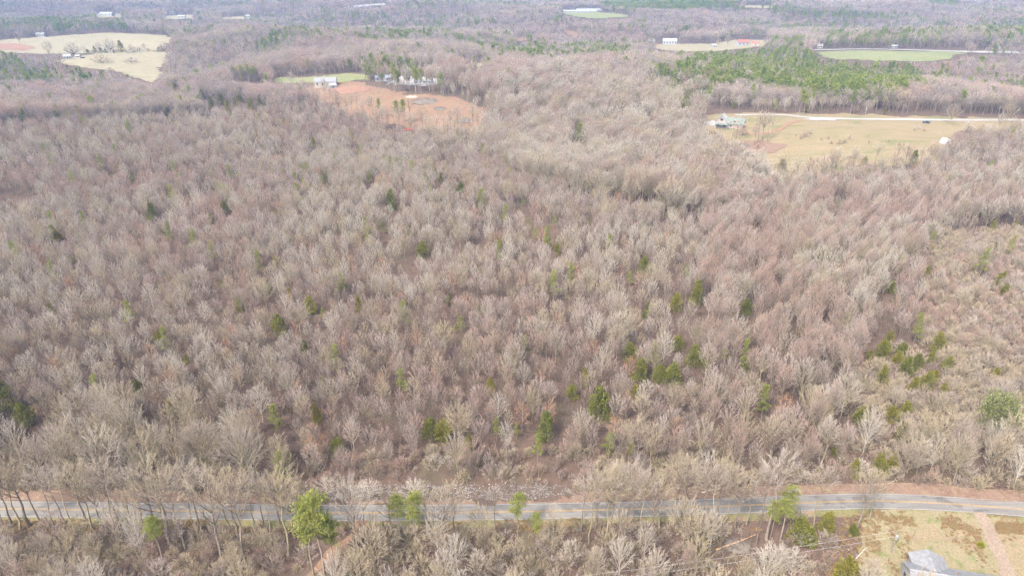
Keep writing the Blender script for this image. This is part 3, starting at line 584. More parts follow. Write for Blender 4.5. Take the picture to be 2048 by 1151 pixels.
# young pines and cedars sown through the wood, the big pine stands far off
PR = np.full(n, .03) + .10 * np.clip((reg3 - .62) * 4, 0, 1) * (D > 500) + .30 * (D > 900) * (vnoise(X, Y, 110, 31) > .62)
HM = Hh * .6; mx_, my_ = proj(X, Y, Z + HM)
for pr, poly in [(.80, [(1285, 150), (1400, 115), (1500, 100), (1600, 106), (1720, 118), (1800, 128), (1850, 150), (1800, 190), (1640, 192), (1560, 184), (1470, 166), (1400, 200), (1300, 186)]), (.62, [(-50, 38), (100, 40), (240, 36), (262, 60), (220, 66), (100, 58), (-50, 62)]),
                 (.9, [(1190, 8), (1330, -8), (1480, 6), (1480, 20), (1320, 22), (1230, 17)]), (.85, [(1450, 20), (1560, 13), (1640, 23), (1770, 31), (1790, 41), (1660, 39), (1560, 27)]), (.85, [(1840, 0), (1920, 2), (1920, 15), (1860, 11)]),
                 (.40, [(1940, 40), (2100, 36), (2100, 105), (1960, 100)]), (.55, [(680, 128), (760, 116), (860, 128), (850, 146), (700, 146)]), (.6, [(1140, 95), (1200, 88), (1260, 98), (1250, 112), (1150, 112)]), (.35, [(-50, 122), (100, 122), (170, 140), (200, 165), (90, 172), (-50, 165)]),
                 (.45, [(1660, 68), (1800, 66), (1900, 64), (1900, 98), (1660, 96)]), (.5, [(1480, 75), (1600, 78), (1600, 108), (1500, 108)]), (.30, [(430, 35), (760, 25), (1000, 40), (900, 70), (600, 60)])]:
    PR[inside(mx_, my_, poly)] = pr
isp = g.uniform(size=n) < PR
setk(isp & ~far & (u3 < .6), 'cedar', 5, 9); setk(isp & ~far & (u3 >= .6), 'ypine', 8, 13.5); setk(isp & far, 'farpine', 13, 20)
nearm = D < 260; ry = np.interp(X, ROAD[:, 0], ROAD[:, 1]); south = (Y < ry - 4) & nearm
setk(south & (u4 < .25), 'thicket', 2.5, 5); setk(south & (u4 >= .25) & (u4 < .62), 'tan', 9, 15); setk(south & (u4 >= .62) & (u4 < .84), 'white', 8, 14); setk(south & (u4 >= .84), 'young', 9, 14)
LOWS = south & (PY < 1078); setk(LOWS & (u4 < .8), 'thicket', 1.4, 3.2); ok0 = ~(LOWS & (u4 >= .8) & ~UND)
setk(UND, 'understory', 1.4, 4.2); setk(UND & (south | (Y < ry + 22)) & nearm & (u1 < .75), 'thicket', 1.6, 4.4); setk(UND & mk, 'thicket', 2, 4.5); setk(UND & LOWS, 'thicket', 1.1, 3.0)
# nothing grows on the open ground, nor so near in front of it that it would hide it
ok = ok0.copy()
for poly in CLEAR + CUTS:
    hs_ = (0,) if poly is SM[-1][1] else (0, .35, .7, .95) if poly is not CLEARING and poly is not PASTURE else (0, .45)
    for hq in hs_:
        qx, qy = proj(X, Y, Z + Hh * hq); ok &= ~inside(qx, qy, poly)
rdm = np.zeros(n, bool); rdm[nearm] = near_line(X[nearm], Y[nearm], ROADV, 5.2)
rdm |= nearm & (Y > ry - 5) & (Y < ry + np.where(UND, 6.0, 7.0)); ok &= ~rdm
ok &= ~inside(PX, PY, YARD) & ~inside(PX, PY, [(1690, 1030), (1760, 1020), (1760, 1180), (1640, 1180)])
BK = inside(PX, PY, [(595, 1008), (610, 975), (720, 962), (900, 962), (1140, 962), (1160, 995), (1100, 1008)]); setk(BK & UND, 'thicket', .6, 1.6); ok &= ~(BK & (~UND | (u1 > .30)))
WEED = (D < 640) & (inside(PX, PY, PASTURE) | inside(PX, PY, CLEARING)) & (vnoise(X, Y, 16, 41) > .70) & (u1 < .35) & (PY > 250) & ~inside(PX, PY, [(1400, 240), (1600, 240), (1600, 262), (1400, 268)])
setk(WEED, 'thicket', 1.5, 4); ok |= WEED
for L, q in zip(TRK, (3.5, 2.4)): ok &= ~near_line(X, Y, L, q)
for q in EV_BASES: ok &= ((X - q[0]) ** 2 + (Y - q[1]) ** 2) > 2.2 ** 2
for x, yb, yt, kd in EV + [(1985, 858, 782, 'magnolia')]:
    w = (yb - yt) * {'cedar': .36, 'ypine': .36, 'pine': .24, 'magnolia': .5}[kd] + 3; c_ = np.nonzero(ok & (np.abs(PX - x) < w + 45) & (PY > yb) & (PY < yb + 130))[0]
    for hq in (.35, .55, .8, 1.0):
        qx, qy = proj(X[c_], Y[c_], Z[c_] + Hh[c_] * hq); ok[c_[(np.abs(qx - x) < w + (38 if x < 80 else 0)) & (qy > yt) & (qy < yb - (yb - yt) * (.12 if x < 80 else .26))]] = False
ok &= ~(south & (Y > ry - 12) & (u1 < .75) & ~UND)
ok &= ~(UND & mk & (u1 < .3))
ok &= ~(south & (PX > 1400) & (PX < 1720) & (u1 < .30))
ok &= ~(mb & ~far & (u1 < .52) & (K == KINDS_.index('large')))
ok &= ~((reg2 < .22) & (u1 < .5) & (D < 700))      # small gaps in the wood
sel = np.nonzero(ok)[0]
rot = g.uniform(0, 2 * pi, n); wd = np.where(K == KINDS_.index('far'), g.uniform(.9, 1.3, n) * np.clip(SP / 9.0, 1, 1.45), np.where(mb, g.uniform(.85, 1.15, n), g.uniform(.58, .94, n)))

# the trees that show largest stand as things of their own
ROWS = []
# trunks along the near side of the road, foot and top as photographed
NEAR_ROW = [(24, 1046, 925), (60, 1050, 915), (80, 1042, 930), (152, 1068, 930), (170, 1040, 940), (198, 1072, 935), (208, 1066, 950), (246, 1074, 925), (288, 1052, 950), (346, 1092, 930), (372, 1096, 960), (404, 1062, 945), (420, 1066, 955), (445, 1122, 950), (474, 1070, 965), (492, 1132, 955), (512, 1068, 975),
            (544, 1080, 985), (576, 1112, 955), (606, 1062, 985), (714, 1120, 985), (722, 1150, 990), (736, 1096, 1000), (782, 1078, 1000), (858, 1080, 1000), (890, 1092, 1005), (908, 1070, 990), (990, 1074, 1000), (1178, 1088, 975), (1208, 1082, 960), (1236, 1092, 955), (1250, 1082, 950), (1278, 1094, 965), (1300, 1078, 985), (1348, 1052, 930), (1362, 1058, 940), (1402, 1060, 925), (1432, 1052, 940), (1450, 1048, 955),
            (1512, 1090, 950), (1532, 1078, 930), (1622, 1064, 950), (1712, 1064, 955), (1738, 1040, 965)]
NEAR_ROW = [(x, b, t - 22) for x, b, t in NEAR_ROW] + [(8, 1052, 920), (40, 1062, 930), (112, 1056, 925), (130, 1044, 935), (226, 1050, 930), (266, 1060, 925), (310, 1048, 935), (330, 1064, 940), (388, 1052, 930), (458, 1050, 935), (528, 1056, 945), (560, 1048, 950), (590, 1076, 960), (1162, 1062, 960), (1192, 1056, 950), (1222, 1062, 945), (1264, 1054, 940), (1318, 1058, 945), (1378, 1048, 930), (1416, 1066, 940), (1470, 1056, 950), (1492, 1050, 945)]
NEAR_ROW.sort()
for i, (x, yb, yt) in enumerate(NEAR_ROW):
    p = at(x, yb); h = min(height_for(x, yb, yt - 8), 27)
    tree('bare_tree', 'edge', i * 5 + 1, p, h, i * 1.3, 'slender bare tree in front of the road, %s from the left in its row' % nth(i), 'tree', 'bare trees on the near side of the road', wide=[1.0, .85, 1.15][i % 3])
# trees whose trunks stand against the clay clearing and the pasture, and lone trees in the fields
CLAYROW = sorted([(574, 196), (586, 188), (606, 192), (652, 206), (674, 216), (704, 228), (756, 266), (788, 272), (822, 278), (858, 284), (896, 290), (916, 270), (946, 262), (968, 258), (988, 278), (1004, 262), (598, 200), (612, 208), (628, 206), (640, 216), (668, 226), (680, 236), (694, 234), (716, 240), (728, 248), (748, 248), (766, 258), (776, 254), (800, 264), (812, 262), (832, 270), (846, 268), (872, 276), (888, 274), (910, 280), (926, 276), (940, 282), (958, 272), (972, 276), (984, 262), (902, 262), (820, 248), (660, 214), (740, 236), (992, 244)])
for i, (x, yb) in enumerate(CLAYROW):
    p = at(x, yb); tree('bare_tree', ['edge', 'tall', 'edge'][i % 3], i * 2 + 1, p, 17 + 7 * ((i * 37) % 10) / 10, i * 2.1, 'thin bare tree in front of the clay clearing, %s from the left' % nth(i), 'tree', 'bare trees edging the clay clearing', wide=.9)
PASTROW = [(1462, 296, 228), (1478, 290, 222), (1470, 300, 250), (1516, 284, 222), (1524, 282, 218), (1534, 284, 224), (1542, 280, 230), (1508, 292, 246), (1512, 352, 300), (1560, 372, 300), (1588, 385, 312), (1610, 392, 318), (1636, 380, 300), (1655, 360, 296), (1668, 346, 292), (1700, 352, 290), (1745, 340, 280), (1790, 336, 284), (1850, 346, 306), (1900, 330, 282), (1930, 320, 266), (1960, 318, 262), (1990, 300, 252), (2025, 310, 256), (1720, 420, 340), (1760, 436, 350), (1800, 440, 352), (1840, 440, 350), (1880, 442, 346), (1930, 446, 340), (1980, 448, 344)]
_lb = [(1470, 330), (1500, 340), (1545, 364), (1590, 374), (1660, 362), (1760, 354), (1840, 344), (1885, 326), (1925, 300), (1990, 282), (2040, 276)]
_r = np.random.default_rng(5)
for x in np.arange(1474, 2040, 10):
    y0 = float(np.interp(x, [q[0] for q in _lb], [q[1] for q in _lb])) + _r.uniform(-14, 22); PASTROW.append((float(x + _r.uniform(-5, 5)), y0, y0 - _r.uniform(34, 58)))
PASTROW.sort()
for i, (x, yb, yt) in enumerate(PASTROW):
    p = at(x, yb); tree('bare_tree', ['edge', 'tall', 'edge'][i % 3], i * 3 + 1, p, min(22, height_for(x, yb, yt)), i * 1.9, 'bare tree beside the tan pasture, %s counting from the green roofed house' % nth(i), 'tree', 'bare trees around the tan pasture')
LONE = [(101, 115, 82), (148, 113, 86), (170, 112, 90), (40, 88, 62), (222, 104, 78), (200, 104, 84), (290, 102, 86), (262, 104, 88), (330, 104, 84), (35, 186, 150), (1455, 92, 70), (1437, 94, 78), (1650, 92, 74), (1900, 250, 206), (2012, 248, 202)]
for i, (x, yb, yt) in enumerate(sorted(LONE)):
    p = at(x, yb); tree('bare_tree', ['spreading', 'large', 'large'][i % 3], i, p, min(24, height_for(x, yb, yt)), i * 2.2, 'broad bare tree standing by the far fields, %s such tree from the left' % nth(i), 'tree', 'broad bare trees by the far fields')
for i, (x, yb, yt, w) in enumerate([(202, 126, 109, 1.5), (262, 125, 115, 1.9), (222, 146, 134, 1.0), (1485, 272, 254, .9)]):
    p = at(x, yb); tree('shrub', 'thicket', i, p, height_for(x, yb, yt), i, ['round grey bare shrub alone in the straw pasture, the left one', 'low wide bare shrub on the straw pasture, the right one', 'small bare shrub at the near edge of the straw pasture', 'bare shrub in front of the green roofed house'][i], 'shrub', wide=w)
HEDGE = [(182, 106), (196, 106), (216, 106), (234, 106), (252, 105), (268, 105), (280, 104), (296, 104), (308, 104), (326, 104)]
for i, (x, yb) in enumerate(HEDGE):
    p = at(x, yb); tree('shrub', 'thicket', i, p, 4.5 + (i * 7 % 4), i, 'grey shrub in the hedge between the straw pastures, %s from the left' % nth(i), 'shrub', 'hedge shrubs between the straw pastures', wide=1.3)
SHR = [(740, 1000, 962, 'white'), (830, 1002, 960, 'white'), (820, 1088, 1060, 'thicket'), (1600, 1092, 1056, 'white'), (1545, 1150, 1092, 'white'), (1580, 1160, 1100, 'white'), (1718, 955, 918, 'white'), (655, 992, 955, 'white')]
for i, (x, yb, yt, kd) in enumerate(SHR):
    p = at(x, yb); tree('shrub', kd, i, p, height_for(x, yb, yt), i, ['whitish bare shrub left of the snowy bank', 'round whitish bare shrub in the middle of the snowy bank', 'low twiggy shrub by the clay track across the road', 'frosty white bare shrub under the power lines', 'white branched bare shrub left of the near cedar', 'white branched bare shrub beside the near cedar', 'frosted bare shrub behind the road near the yard', 'whitish bare shrub at the left end of the snowy bank'][i], 'shrub', wide=1.6)
p = at(1960, 1093); tree('shrub', 'magnolia', 0, p, 1.5, 0, 'small round yellow green bush in the bare yard', 'shrub', wide=1.25)
for o in list(bpy.data.objects):
    if o.parent and o.parent.get('label', '').startswith('small round yellow green') and o.name.startswith('crown'):
        o.data = o.data.copy(); o.data.materials[0] = M['yellow_bush']

order = sel[np.argsort(D[sel])]
bare_ids = [KINDS_.index(k) for k in ('young', 'large', 'tall', 'edge', 'white', 'tan')]
inview = order[(PX[order] > -20) & (PX[order] < 2068) & (PY[order] < 1165) & np.isin(K[order], bare_ids)]
ind = inview[:300 - len(NEAR_ROW) - len(CLAYROW) - len(PASTROW) - len(LONE)]
LOOK = {'young': 'slim grey brown', 'large': 'broad crowned pale', 'tall': 'tall narrow pinkish', 'edge': 'tall long stemmed', 'white': 'whitish fine twigged', 'tan': 'olive tan lichened'}
fam = {}
for i in ind:
    side = Y[i] < np.interp(X[i], ROAD[:, 0], ROAD[:, 1])
    where = 'on the near roadside' if side else ('behind the left roadside' if PX[i] < 620 else ('behind the snowy bank' if PX[i] < 1160 else 'behind the right roadside'))
    fam.setdefault((KINDS_[K[i]], where), []).append(i)
for (kd, where), L in fam.items():
    L.sort(key=lambda i: PX[i])
    for q, i in enumerate(L):
        tree('bare_tree', kd, int(VAR[i] * len(PROTO[kd])), (X[i], Y[i], Z[i]), Hh[i], rot[i], '%s bare tree %s, %s such from the left' % (LOOK[kd], where, nth(q)), 'tree', '%s bare trees %s' % (LOOK[kd], where), wide=wd[i])
rest = np.setdiff1d(sel, ind)

def scatter(name, label, idx, kinds, cat=None):
    """the uncountable rest of a kind: points on the ground, each carrying a copy of one of the shapes"""
    idx = idx[np.isin(K[idx], [KINDS_.index(k) for k in kinds])]
    pc = bpy.data.collections.new(name + '_shapes'); base = {}; c = 0; hts = []
    for k in kinds:
        base[k] = c
        for j, (_, _, m, H) in enumerate(PROTO[k]):
            o = bpy.data.objects.new('%s_%03d' % (name, c), m); pc.objects.link(o); c += 1
    N = len(idx); pid = np.zeros(N, np.int32); sc = np.zeros((N, 3), np.float32)
    for k in kinds:
        m = K[idx] == KINDS_.index(k); L = len(PROTO[k]); w = np.clip((VAR[idx] * L).astype(int), 0, L - 1)
        pid[m] = base[k] + w[m]; s = Hh[idx] / PROTO[k][0][3]; sc[m] = np.stack([s * wd[idx], s * wd[idx], s], 1)[m]
    me = bpy.data.meshes.new(name); me.vertices.add(N); me.vertices.foreach_set('co', np.stack([X[idx], Y[idx], Z[idx]], 1).astype(np.float32).ravel())
    for nm, tp, dt, prop in (('pid', 'INT', pid, 'value'), ('rotz', 'FLOAT_VECTOR', np.stack([0 * rot[idx], 0 * rot[idx], rot[idx]], 1).astype(np.float32), 'vector'), ('scl', 'FLOAT_VECTOR', sc, 'vector')):
        a = me.attributes.new(nm, tp, 'POINT'); a.data.foreach_set(prop, dt.ravel())
    o = obj(name, me); tag(o, label, kind='stuff')
    ng = bpy.data.node_groups.new(name, 'GeometryNodeTree'); ng.interface.new_socket('Geometry', in_out='INPUT', socket_type='NodeSocketGeometry'); ng.interface.new_socket('Geometry', in_out='OUTPUT', socket_type='NodeSocketGeometry')
    N_ = ng.nodes; L_ = ng.links; gi = N_.new('NodeGroupInput'); go = N_.new('NodeGroupOutput'); ip = N_.new('GeometryNodeInstanceOnPoints'); ci = N_.new('GeometryNodeCollectionInfo')
    ci.inputs['Collection'].default_value = pc; ci.inputs['Separate Children'].default_value = True; ci.inputs['Reset Children'].default_value = True; ip.inputs['Pick Instance'].default_value = True
    def attr(nm, tp):
        q = N_.new('GeometryNodeInputNamedAttribute'); q.data_type = tp; q.inputs['Name'].default_value = nm; return q.outputs['Attribute']
    L_.new(gi.outputs[0], ip.inputs['Points']); L_.new(ci.outputs[0], ip.inputs['Instance']); L_.new(attr('pid', 'INT'), ip.inputs['Instance Index'])
    er = N_.new('FunctionNodeEulerToRotation'); L_.new(attr('rotz', 'FLOAT_VECTOR'), er.inputs[0]); L_.new(er.outputs[0], ip.inputs['Rotation'])
    L_.new(attr('scl', 'FLOAT_VECTOR'), ip.inputs['Scale']); L_.new(ip.outputs[0], go.inputs[0])
    md = o.modifiers.new('copies', 'NODES'); md.node_group = ng
    return o
scatter('bare_woodland', 'dense leafless grey brown wood covering the land', rest, ['young', 'large', 'tall', 'edge', 'white', 'tan', 'far', 'russet'])
scatter('evergreen_woodland', 'distant green pine stands and young pines scattered through the wood', rest, ['ypine', 'farpine', 'cedar'])
scatter('undergrowth', 'tangled bare tan brush and briars', rest, ['thicket', 'understory'])
print('TREES', n, len(sel), len(ind), {k: int((K[sel] == i).sum()) for i, k in enumerate(KINDS_)})

# ------------------------------------------------------------------ buildings
M['white_wall'] = plain('white_siding', (.30, .30, .31), .6, .3, .05, 3); M['cream_wall'] = plain('cream_siding', (.33, .29, .25), .7, .2, .06, 3); M['pink_wall'] = plain('pinkish_siding', (.34, .285, .265), .7, .2, .05, 3)
M['glass'] = plain('window_glass', (.04, .05, .06), .12, .5, .1); M['door'] = plain('door_paint', (.20, .16, .14), .5, .3, .1)
M['grey_roof'] = plain('grey_shingles', (.215, .215, .23), .85, .2, .22, 1.2); M['green_roof'] = plain('green_metal_roof', (.145, .18, .16), .5, .4, .06); M['pale_roof'] = plain('pale_green_metal_roof', (.33, .35, .31), .45, .4, .05)
M['white_roof'] = plain('white_metal_roof', (.29, .29, .29), .45, .4, .05); M['red_roof'] = plain('red_roof', (.30, .12, .09), .6, .3, .1); M['blue_roof'] = plain('blue_grey_roof', (.27, .31, .38), .5, .4, .05); M['tan_roof'] = plain('tan_roof', (.28, .21, .17), .7, .3, .08)
M['pole'] = plain('weathered_pole', (.24, .20, .17), .9, .1, .15, 4); M['metal'] = plain('galvanised_metal', (.55, .56, .58), .4, .5, .05); M['rubber'] = plain('tyre_rubber', (.03, .03, .03), .8, .2); M['truck_paint'] = plain('dark_blue_grey_paint', (.07, .075, .11), .25, .6, .05)
M['canvas'] = plain('white_canvas', (.50, .51, .53), .8, .2, .05); M['dark'] = plain('dark_opening', (.03, .03, .03), .9, .1); M['log'] = plain('pale_deadwood', (.46, .39, .33), .9, .1, .2, 3); M['log_tan'] = plain('split_tan_wood', (.50, .33, .20), .9, .1, .2, 3); M['brush'] = plain('grey_brushwood', (.20, .17, .145), .95, .05, .3, 2); M['rust'] = plain('rust', (.30, .14, .08), .8, .2, .2); M['trailer_red'] = plain('red_paint', (.45, .10, .07), .5, .4, .1); M['cap'] = plain('ridge_shingle', (.30, .30, .31), .8, .2, .1, 2); M['wire'] = plain('aluminium_wire', (.50, .50, .50), .5, .4, .05)

def roof_slabs(L, W, eave, ridge, oh, th=.14):
    """two sloping slabs, ridge along x, as separate outlines meeting at the ridge"""
    out = []
    sl = (ridge - eave) / (W / 2)
    for sgn in (-1, 1):
        y1 = sgn * (W / 2 + oh); z1 = eave - sl * oh; V = []
        for zz in (0, th):
            for x in (-L / 2 - oh, L / 2 + oh): V += [(x, 0, ridge + zz), (x, y1, z1 + zz)]
        F = [(0, 1, 3, 2), (4, 6, 7, 5), (0, 4, 5, 1), (2, 3, 7, 6), (1, 5, 7, 3), (0, 2, 6, 4)]
        out.append((V, F))
    return out
def house(name, label, cat, p, L, W, eave, ridge, rz, wall, roof, wins=(), doors=(), oh=.4, seams=0, z0=-.6):
    """wins/doors: (face, offset along the face, sill height, width, height); faces n s e w"""
    e = empty(name, (p[0], p[1], p[2]), rz); tag(e, label, cat)
    m = MB(); m.prism([(-W / 2, z0), (W / 2, z0), (W / 2, eave), (0, ridge - .02), (-W / 2, eave)], -L / 2, L / 2, 'x'); m.build('wall', wall, e)
    for V, F in roof_slabs(L, W, eave, ridge, oh):
        r = MB(); r.add(V, F); ro = r.build('roof', roof, e)
    def face(f, u, z, w, h, t):
        if f in 'ns':
            s = 1 if f == 'n' else -1; return (u, s * W / 2, z + h / 2), (w, t, h)
        s = 1 if f == 'e' else -1; return (s * L / 2, u, z + h / 2), (t, w, h)
    for f, u, z, w, h in wins:
        c, d = face(f, u, z, w + .16, h + .16, .08); fr = MB().box((c[0], c[1], c[2] - .08), d).build('window', M['white_wall'], e)
        c, d = face(f, u, z, w, h, .12); MB().box(c, d).build('pane', M['glass'], fr)
    for f, u, z, w, h in doors:
        c, d = face(f, u, z, w, h, .1); MB().box(c, d).build('door', M['door'], e)
    return e

# grey roofed house in the near yard
A = at(1802, 1121, 2.6); B = at(1984, 1150, 2.6); ux = unit(np.array([B[0] - A[0], B[1] - A[1]])); uy = np.array([-ux[1], ux[0]]); rz = math.atan2(ux[1], ux[0])
HL, HWD = 22.0, 8.2; ctr = A[:2] + ux * (HL / 2 + .35) - uy * (HWD / 2 + .35); pz = float(T(*ctr)) + .1
hs_near = house('house', 'white sided house with a worn grey shingle roof in the corner yard', 'house', (ctr[0], ctr[1], pz), HL, HWD, 2.65, 4.6, rz, M['white_wall'], M['grey_roof'], wins=[('w', -1.6, .9, 1.1, 1.2), ('w', 1.8, .9, .9, 1.1), ('n', 1.5, .9, 1.1, 1.2), ('n', 6, .9, 1.2, 1.2), ('s', -6, .9, 1.4, 1.2), ('s', 3, .9, 1.4, 1.2)], doors=[('s', -1.5, 0, 1.0, 2.1), ('w', .2, 0, .95, 2.05)], oh=.35)
wx, wl_, ww = -5.6, 3.0, 6.6
m = MB(); m.prism([(wx - ww / 2, -.6), (wx + ww / 2, -.6), (wx + ww / 2, 2.6), (wx, 4.1), (wx - ww / 2, 2.6)], HWD / 2 - .5, HWD / 2 + wl_, 'y'); m.build('wing_wall', M['white_wall'], hs_near)
for sgn in (-1, 1):
    sl = (4.2 - 2.65) / (ww / 2); V = []
    for zz in (0, .14):
        for y in (.6, HWD / 2 + wl_ + .35): V += [(wx, y, 4.2 + zz), (wx + sgn * (ww / 2 + .35), y, 2.65 - sl * .35 + zz)]
    MB().add(V, [(0, 1, 3, 2), (4, 6, 7, 5), (0, 4, 5, 1), (2, 3, 7, 6), (1, 5, 7, 3), (0, 2, 6, 4)]).build('wing_roof', M['grey_roof'], hs_near)
MB().box((0, 0, 4.76), (HL + .6, .34, .06)).build('ridge_cap', M['cap'], hs_near)
for x, y in ((-4.6, -1.0), (-1.4, 1.6), (2.4, -1.2), (4.2, 1.5)):
    MB().tube((x, y, 3.9), (x, y, 4.75 - abs(y) * .4 + .35), .09, .09, 8).build('roof_vent', M['rust'], hs_near)
MB().box((-5.6 + 1.2, HWD / 2 + wl_ + .02, 1.6), (1.0, .1, 1.1)).build('window', M['glass'], hs_near)

# green roofed house by the pasture
P0 = at(1446, 254); k = px_per_m(P0); e = empty('house', (P0[0], P0[1], P0[2] + .3), radians(-24)); tag(e, 'pinkish two storey house with pale green metal roofs beside the pasture', 'house')
def gable(x0, x1, y0, y1, eave, ridge, axis, wall, roof, wn_='wall', rn='roof', oh=.6):
    m = MB()
    if axis == 'y':
        c = (x0 + x1) / 2; m.prism([(x0, -1), (x1, -1), (x1, eave), (c, ridge - .03), (x0, eave)], y0, y1, 'y')
    else:
        c = (y0 + y1) / 2; m.prism([(y0, -1), (y1, -1), (y1, eave), (c, ridge - .03), (y0, eave)], x0, x1, 'x')
    m.build(wn_, wall, e)
    for sg in (-1, 1):
        w = (x1 - x0) / 2 if axis == 'y' else (y1 - y0) / 2; sl = (ridge - eave) / w; V = []
        for zz in (0, .16):
            for q in ((y0 - oh, y1 + oh) if axis == 'y' else (x0 - oh, x1 + oh)):
                for a, zc in ((c, ridge + zz), (c + sg * (w + oh), eave - sl * oh + zz)): V.append((a, q, zc) if axis == 'y' else (q, a, zc))
        MB().add(V, [(0, 1, 3, 2), (4, 6, 7, 5), (0, 4, 5, 1), (2, 3, 7, 6), (1, 5, 7, 3), (0, 2, 6, 4)]).build(rn, roof[0] if sg < 0 else roof[1], e)
gable(-5.5, 3.5, -5, 5, 4.6, 9.4, 'y', M['pink_wall'], (M['pale_roof'], M['pale_roof']))
gable(3.5, 15, -3.5, 4.5, 3.6, 7.4, 'x', M['pink_wall'], (M['green_roof'], M['green_roof']), 'wing_wall', 'wing_roof')
gable(6.5, 10.5, -3.2, 0, 5.2, 6.6, 'y', M['cream_wall'], (M['pale_roof'], M['pale_roof']), 'dormer_wall', 'dormer_roof', .25)
MB().add([(-5, -5.1, 3.4), (4, -5.1, 3.4), (4.3, -8, 2.7), (-5.3, -8, 2.7), (-5, -5.1, 3.52), (4, -5.1, 3.52), (4.3, -8, 2.82), (-5.3, -8, 2.82)], [(0, 1, 2, 3), (7, 6, 5, 4), (0, 4, 5, 1), (1, 5, 6, 2), (2, 6, 7, 3), (3, 7, 4, 0)]).build('porch_roof', M['green_roof'], e)
for x in (-5, -.5, 4): MB().box((x, -7.8, 1.2), (.2, .2, 3.2)).build('porch_post', M['white_wall'], e)
for x, y, z, w, h in ((-3, -5.03, 1, 1.3, 1.5), (1.2, -5.03, 1, 1.3, 1.5), (-1, -5.03, 5.4, 2.0, 1.7), (6, -3.53, 1, 1.2, 1.3), (11.5, -3.53, 1, 1.2, 1.3), (8.5, -3.23, 4.6, 1.6, .9)):
    MB().box((x, y, z + h / 2), (w, .12, h)).build('window', M['glass'], e)
for y in (-2.4, 2.2): MB().box((-5.53, y, 2.2), (.12, 1.6, 1.6)).build('window', M['glass'], e)
MB().box((-1, -5.04, 1.0), (1.0, .1, 2.1)).build('door', M['door'], e)

def far_house(x, yb, wpx, hpx, label, wall, roof, rz=0.0, name='house', cat='house', ratio=.55, n=3):
    p = at(x, yb); k = px_per_m(p); L = wpx / k; W = max(5, L * ratio); hh = max(3.2, hpx / k); ev_ = hh * .58; q = max(1, n)
    ws = [('s', -L / 2 + L * (i + .5) / q, ev_ * .3, min(1.4, L / q * .4), ev_ * .45) for i in range(q)]
    h_ = house(name, label, cat, (p[0], p[1] + W / 2, float(T(p[0], p[1] + W / 2)) + .4), L, W, ev_, hh, rz, M[wall], M[roof], wins=ws, doors=[('s', L * .06, 0, 1.0, min(2.1, ev_ * .8))], z0=-3)
    return h_
far_house(1340, 90, 27, 11, 'long white building with pale roof beside the tan far field', 'white_wall', 'white_roof', -.08, 'outbuilding', 'building', .4, 5)
far_house(1302, 88, 15, 8, 'grey white shed left of the long white building', 'white_wall', 'blue_roof', .1, 'shed', 'shed')
far_house(650, 175, 42, 16, 'grey roofed house on the edge of the clay clearing', 'cream_wall', 'grey_roof', .12, n=4)
far_house(664, 178, 15, 10, 'white fronted garage joined in front of the clearing house', 'white_wall', 'white_roof', .5, 'garage', 'garage', .6, 1)
far_house(1486, 92, 24, 11, 'red roofed house beside the tall far pines', 'white_wall', 'red_roof', .15)
far_house(1512, 92, 14, 8, 'small red roofed shed under the tall far pines', 'cream_wall', 'red_roof', -.3, 'shed', 'shed', n=1)
far_house(1428, 95, 9, 6, 'tiny white hut on the tan far field', 'white_wall', 'white_roof', .3, 'hut', 'hut', n=1)
far_house(1640, 97, 11, 8, 'small cream building at the left end of the far road', 'cream_wall', 'white_roof', 0, 'outbuilding', 'building', n=2)
far_house(1610, 98, 24, 8, 'low tan roofed house beyond the pine stand', 'cream_wall', 'tan_roof', .1)
far_house(1790, 96, 14, 5, 'white roadside trailer behind the far road', 'white_wall', 'white_roof', 0, 'trailer', 'trailer', .35, 3)
far_house(1160, 26, 66, 5, 'long white barn on the far green hill, the nearer one', 'white_wall', 'white_roof', .05, 'barn', 'barn', .15, 8)
far_house(1178, 22.5, 50, 4, 'long white barn on the far green hill, the farther one', 'white_wall', 'white_roof', .05, 'barn', 'barn', .15, 6)
far_house(212, 32, 26, 6, 'long white shed in the far straw field', 'white_wall', 'white_roof', -.1, 'shed', 'shed', .4, 3)
for x, y, w, h, nm in ((274, 24, 9, 4, 'first'), (291, 26, 11, 5, 'second'), (312, 27, 10, 4, 'third'), (328, 28, 10, 4, 'fourth'), (345, 28, 12, 4, 'fifth'), (362, 36, 14, 5, 'sixth'), (494, 36, 11, 5, 'seventh')):
    far_house(x, y, w, h, 'tiny white far house in the hazy settlement, %s from the left' % nm, 'white_wall', 'white_roof', .1, n=2)['group'] = 'white houses of the far settlement'
far_house(80, 74, 15, 7, 'small pale house at the top of the left pasture', 'white_wall', 'white_roof', .1)
far_house(133, 119, 13, 9, 'white cottage under broad trees at the left pasture', 'white_wall', 'white_roof', .6)
far_house(154, 116, 8, 5, 'small white shed beside the left pasture cottage', 'white_wall', 'white_roof', .2, 'shed', 'shed', n=1)
far_house(770, 163, 40, 11, 'blue roofed building behind the tall trunks', 'white_wall', 'blue_roof', .05, 'outbuilding', 'building', .5, 4)
far_house(846, 168, 36, 9, 'low white building behind the tall trunks', 'white_wall', 'white_roof', -.1, 'outbuilding', 'building', .4, 4)

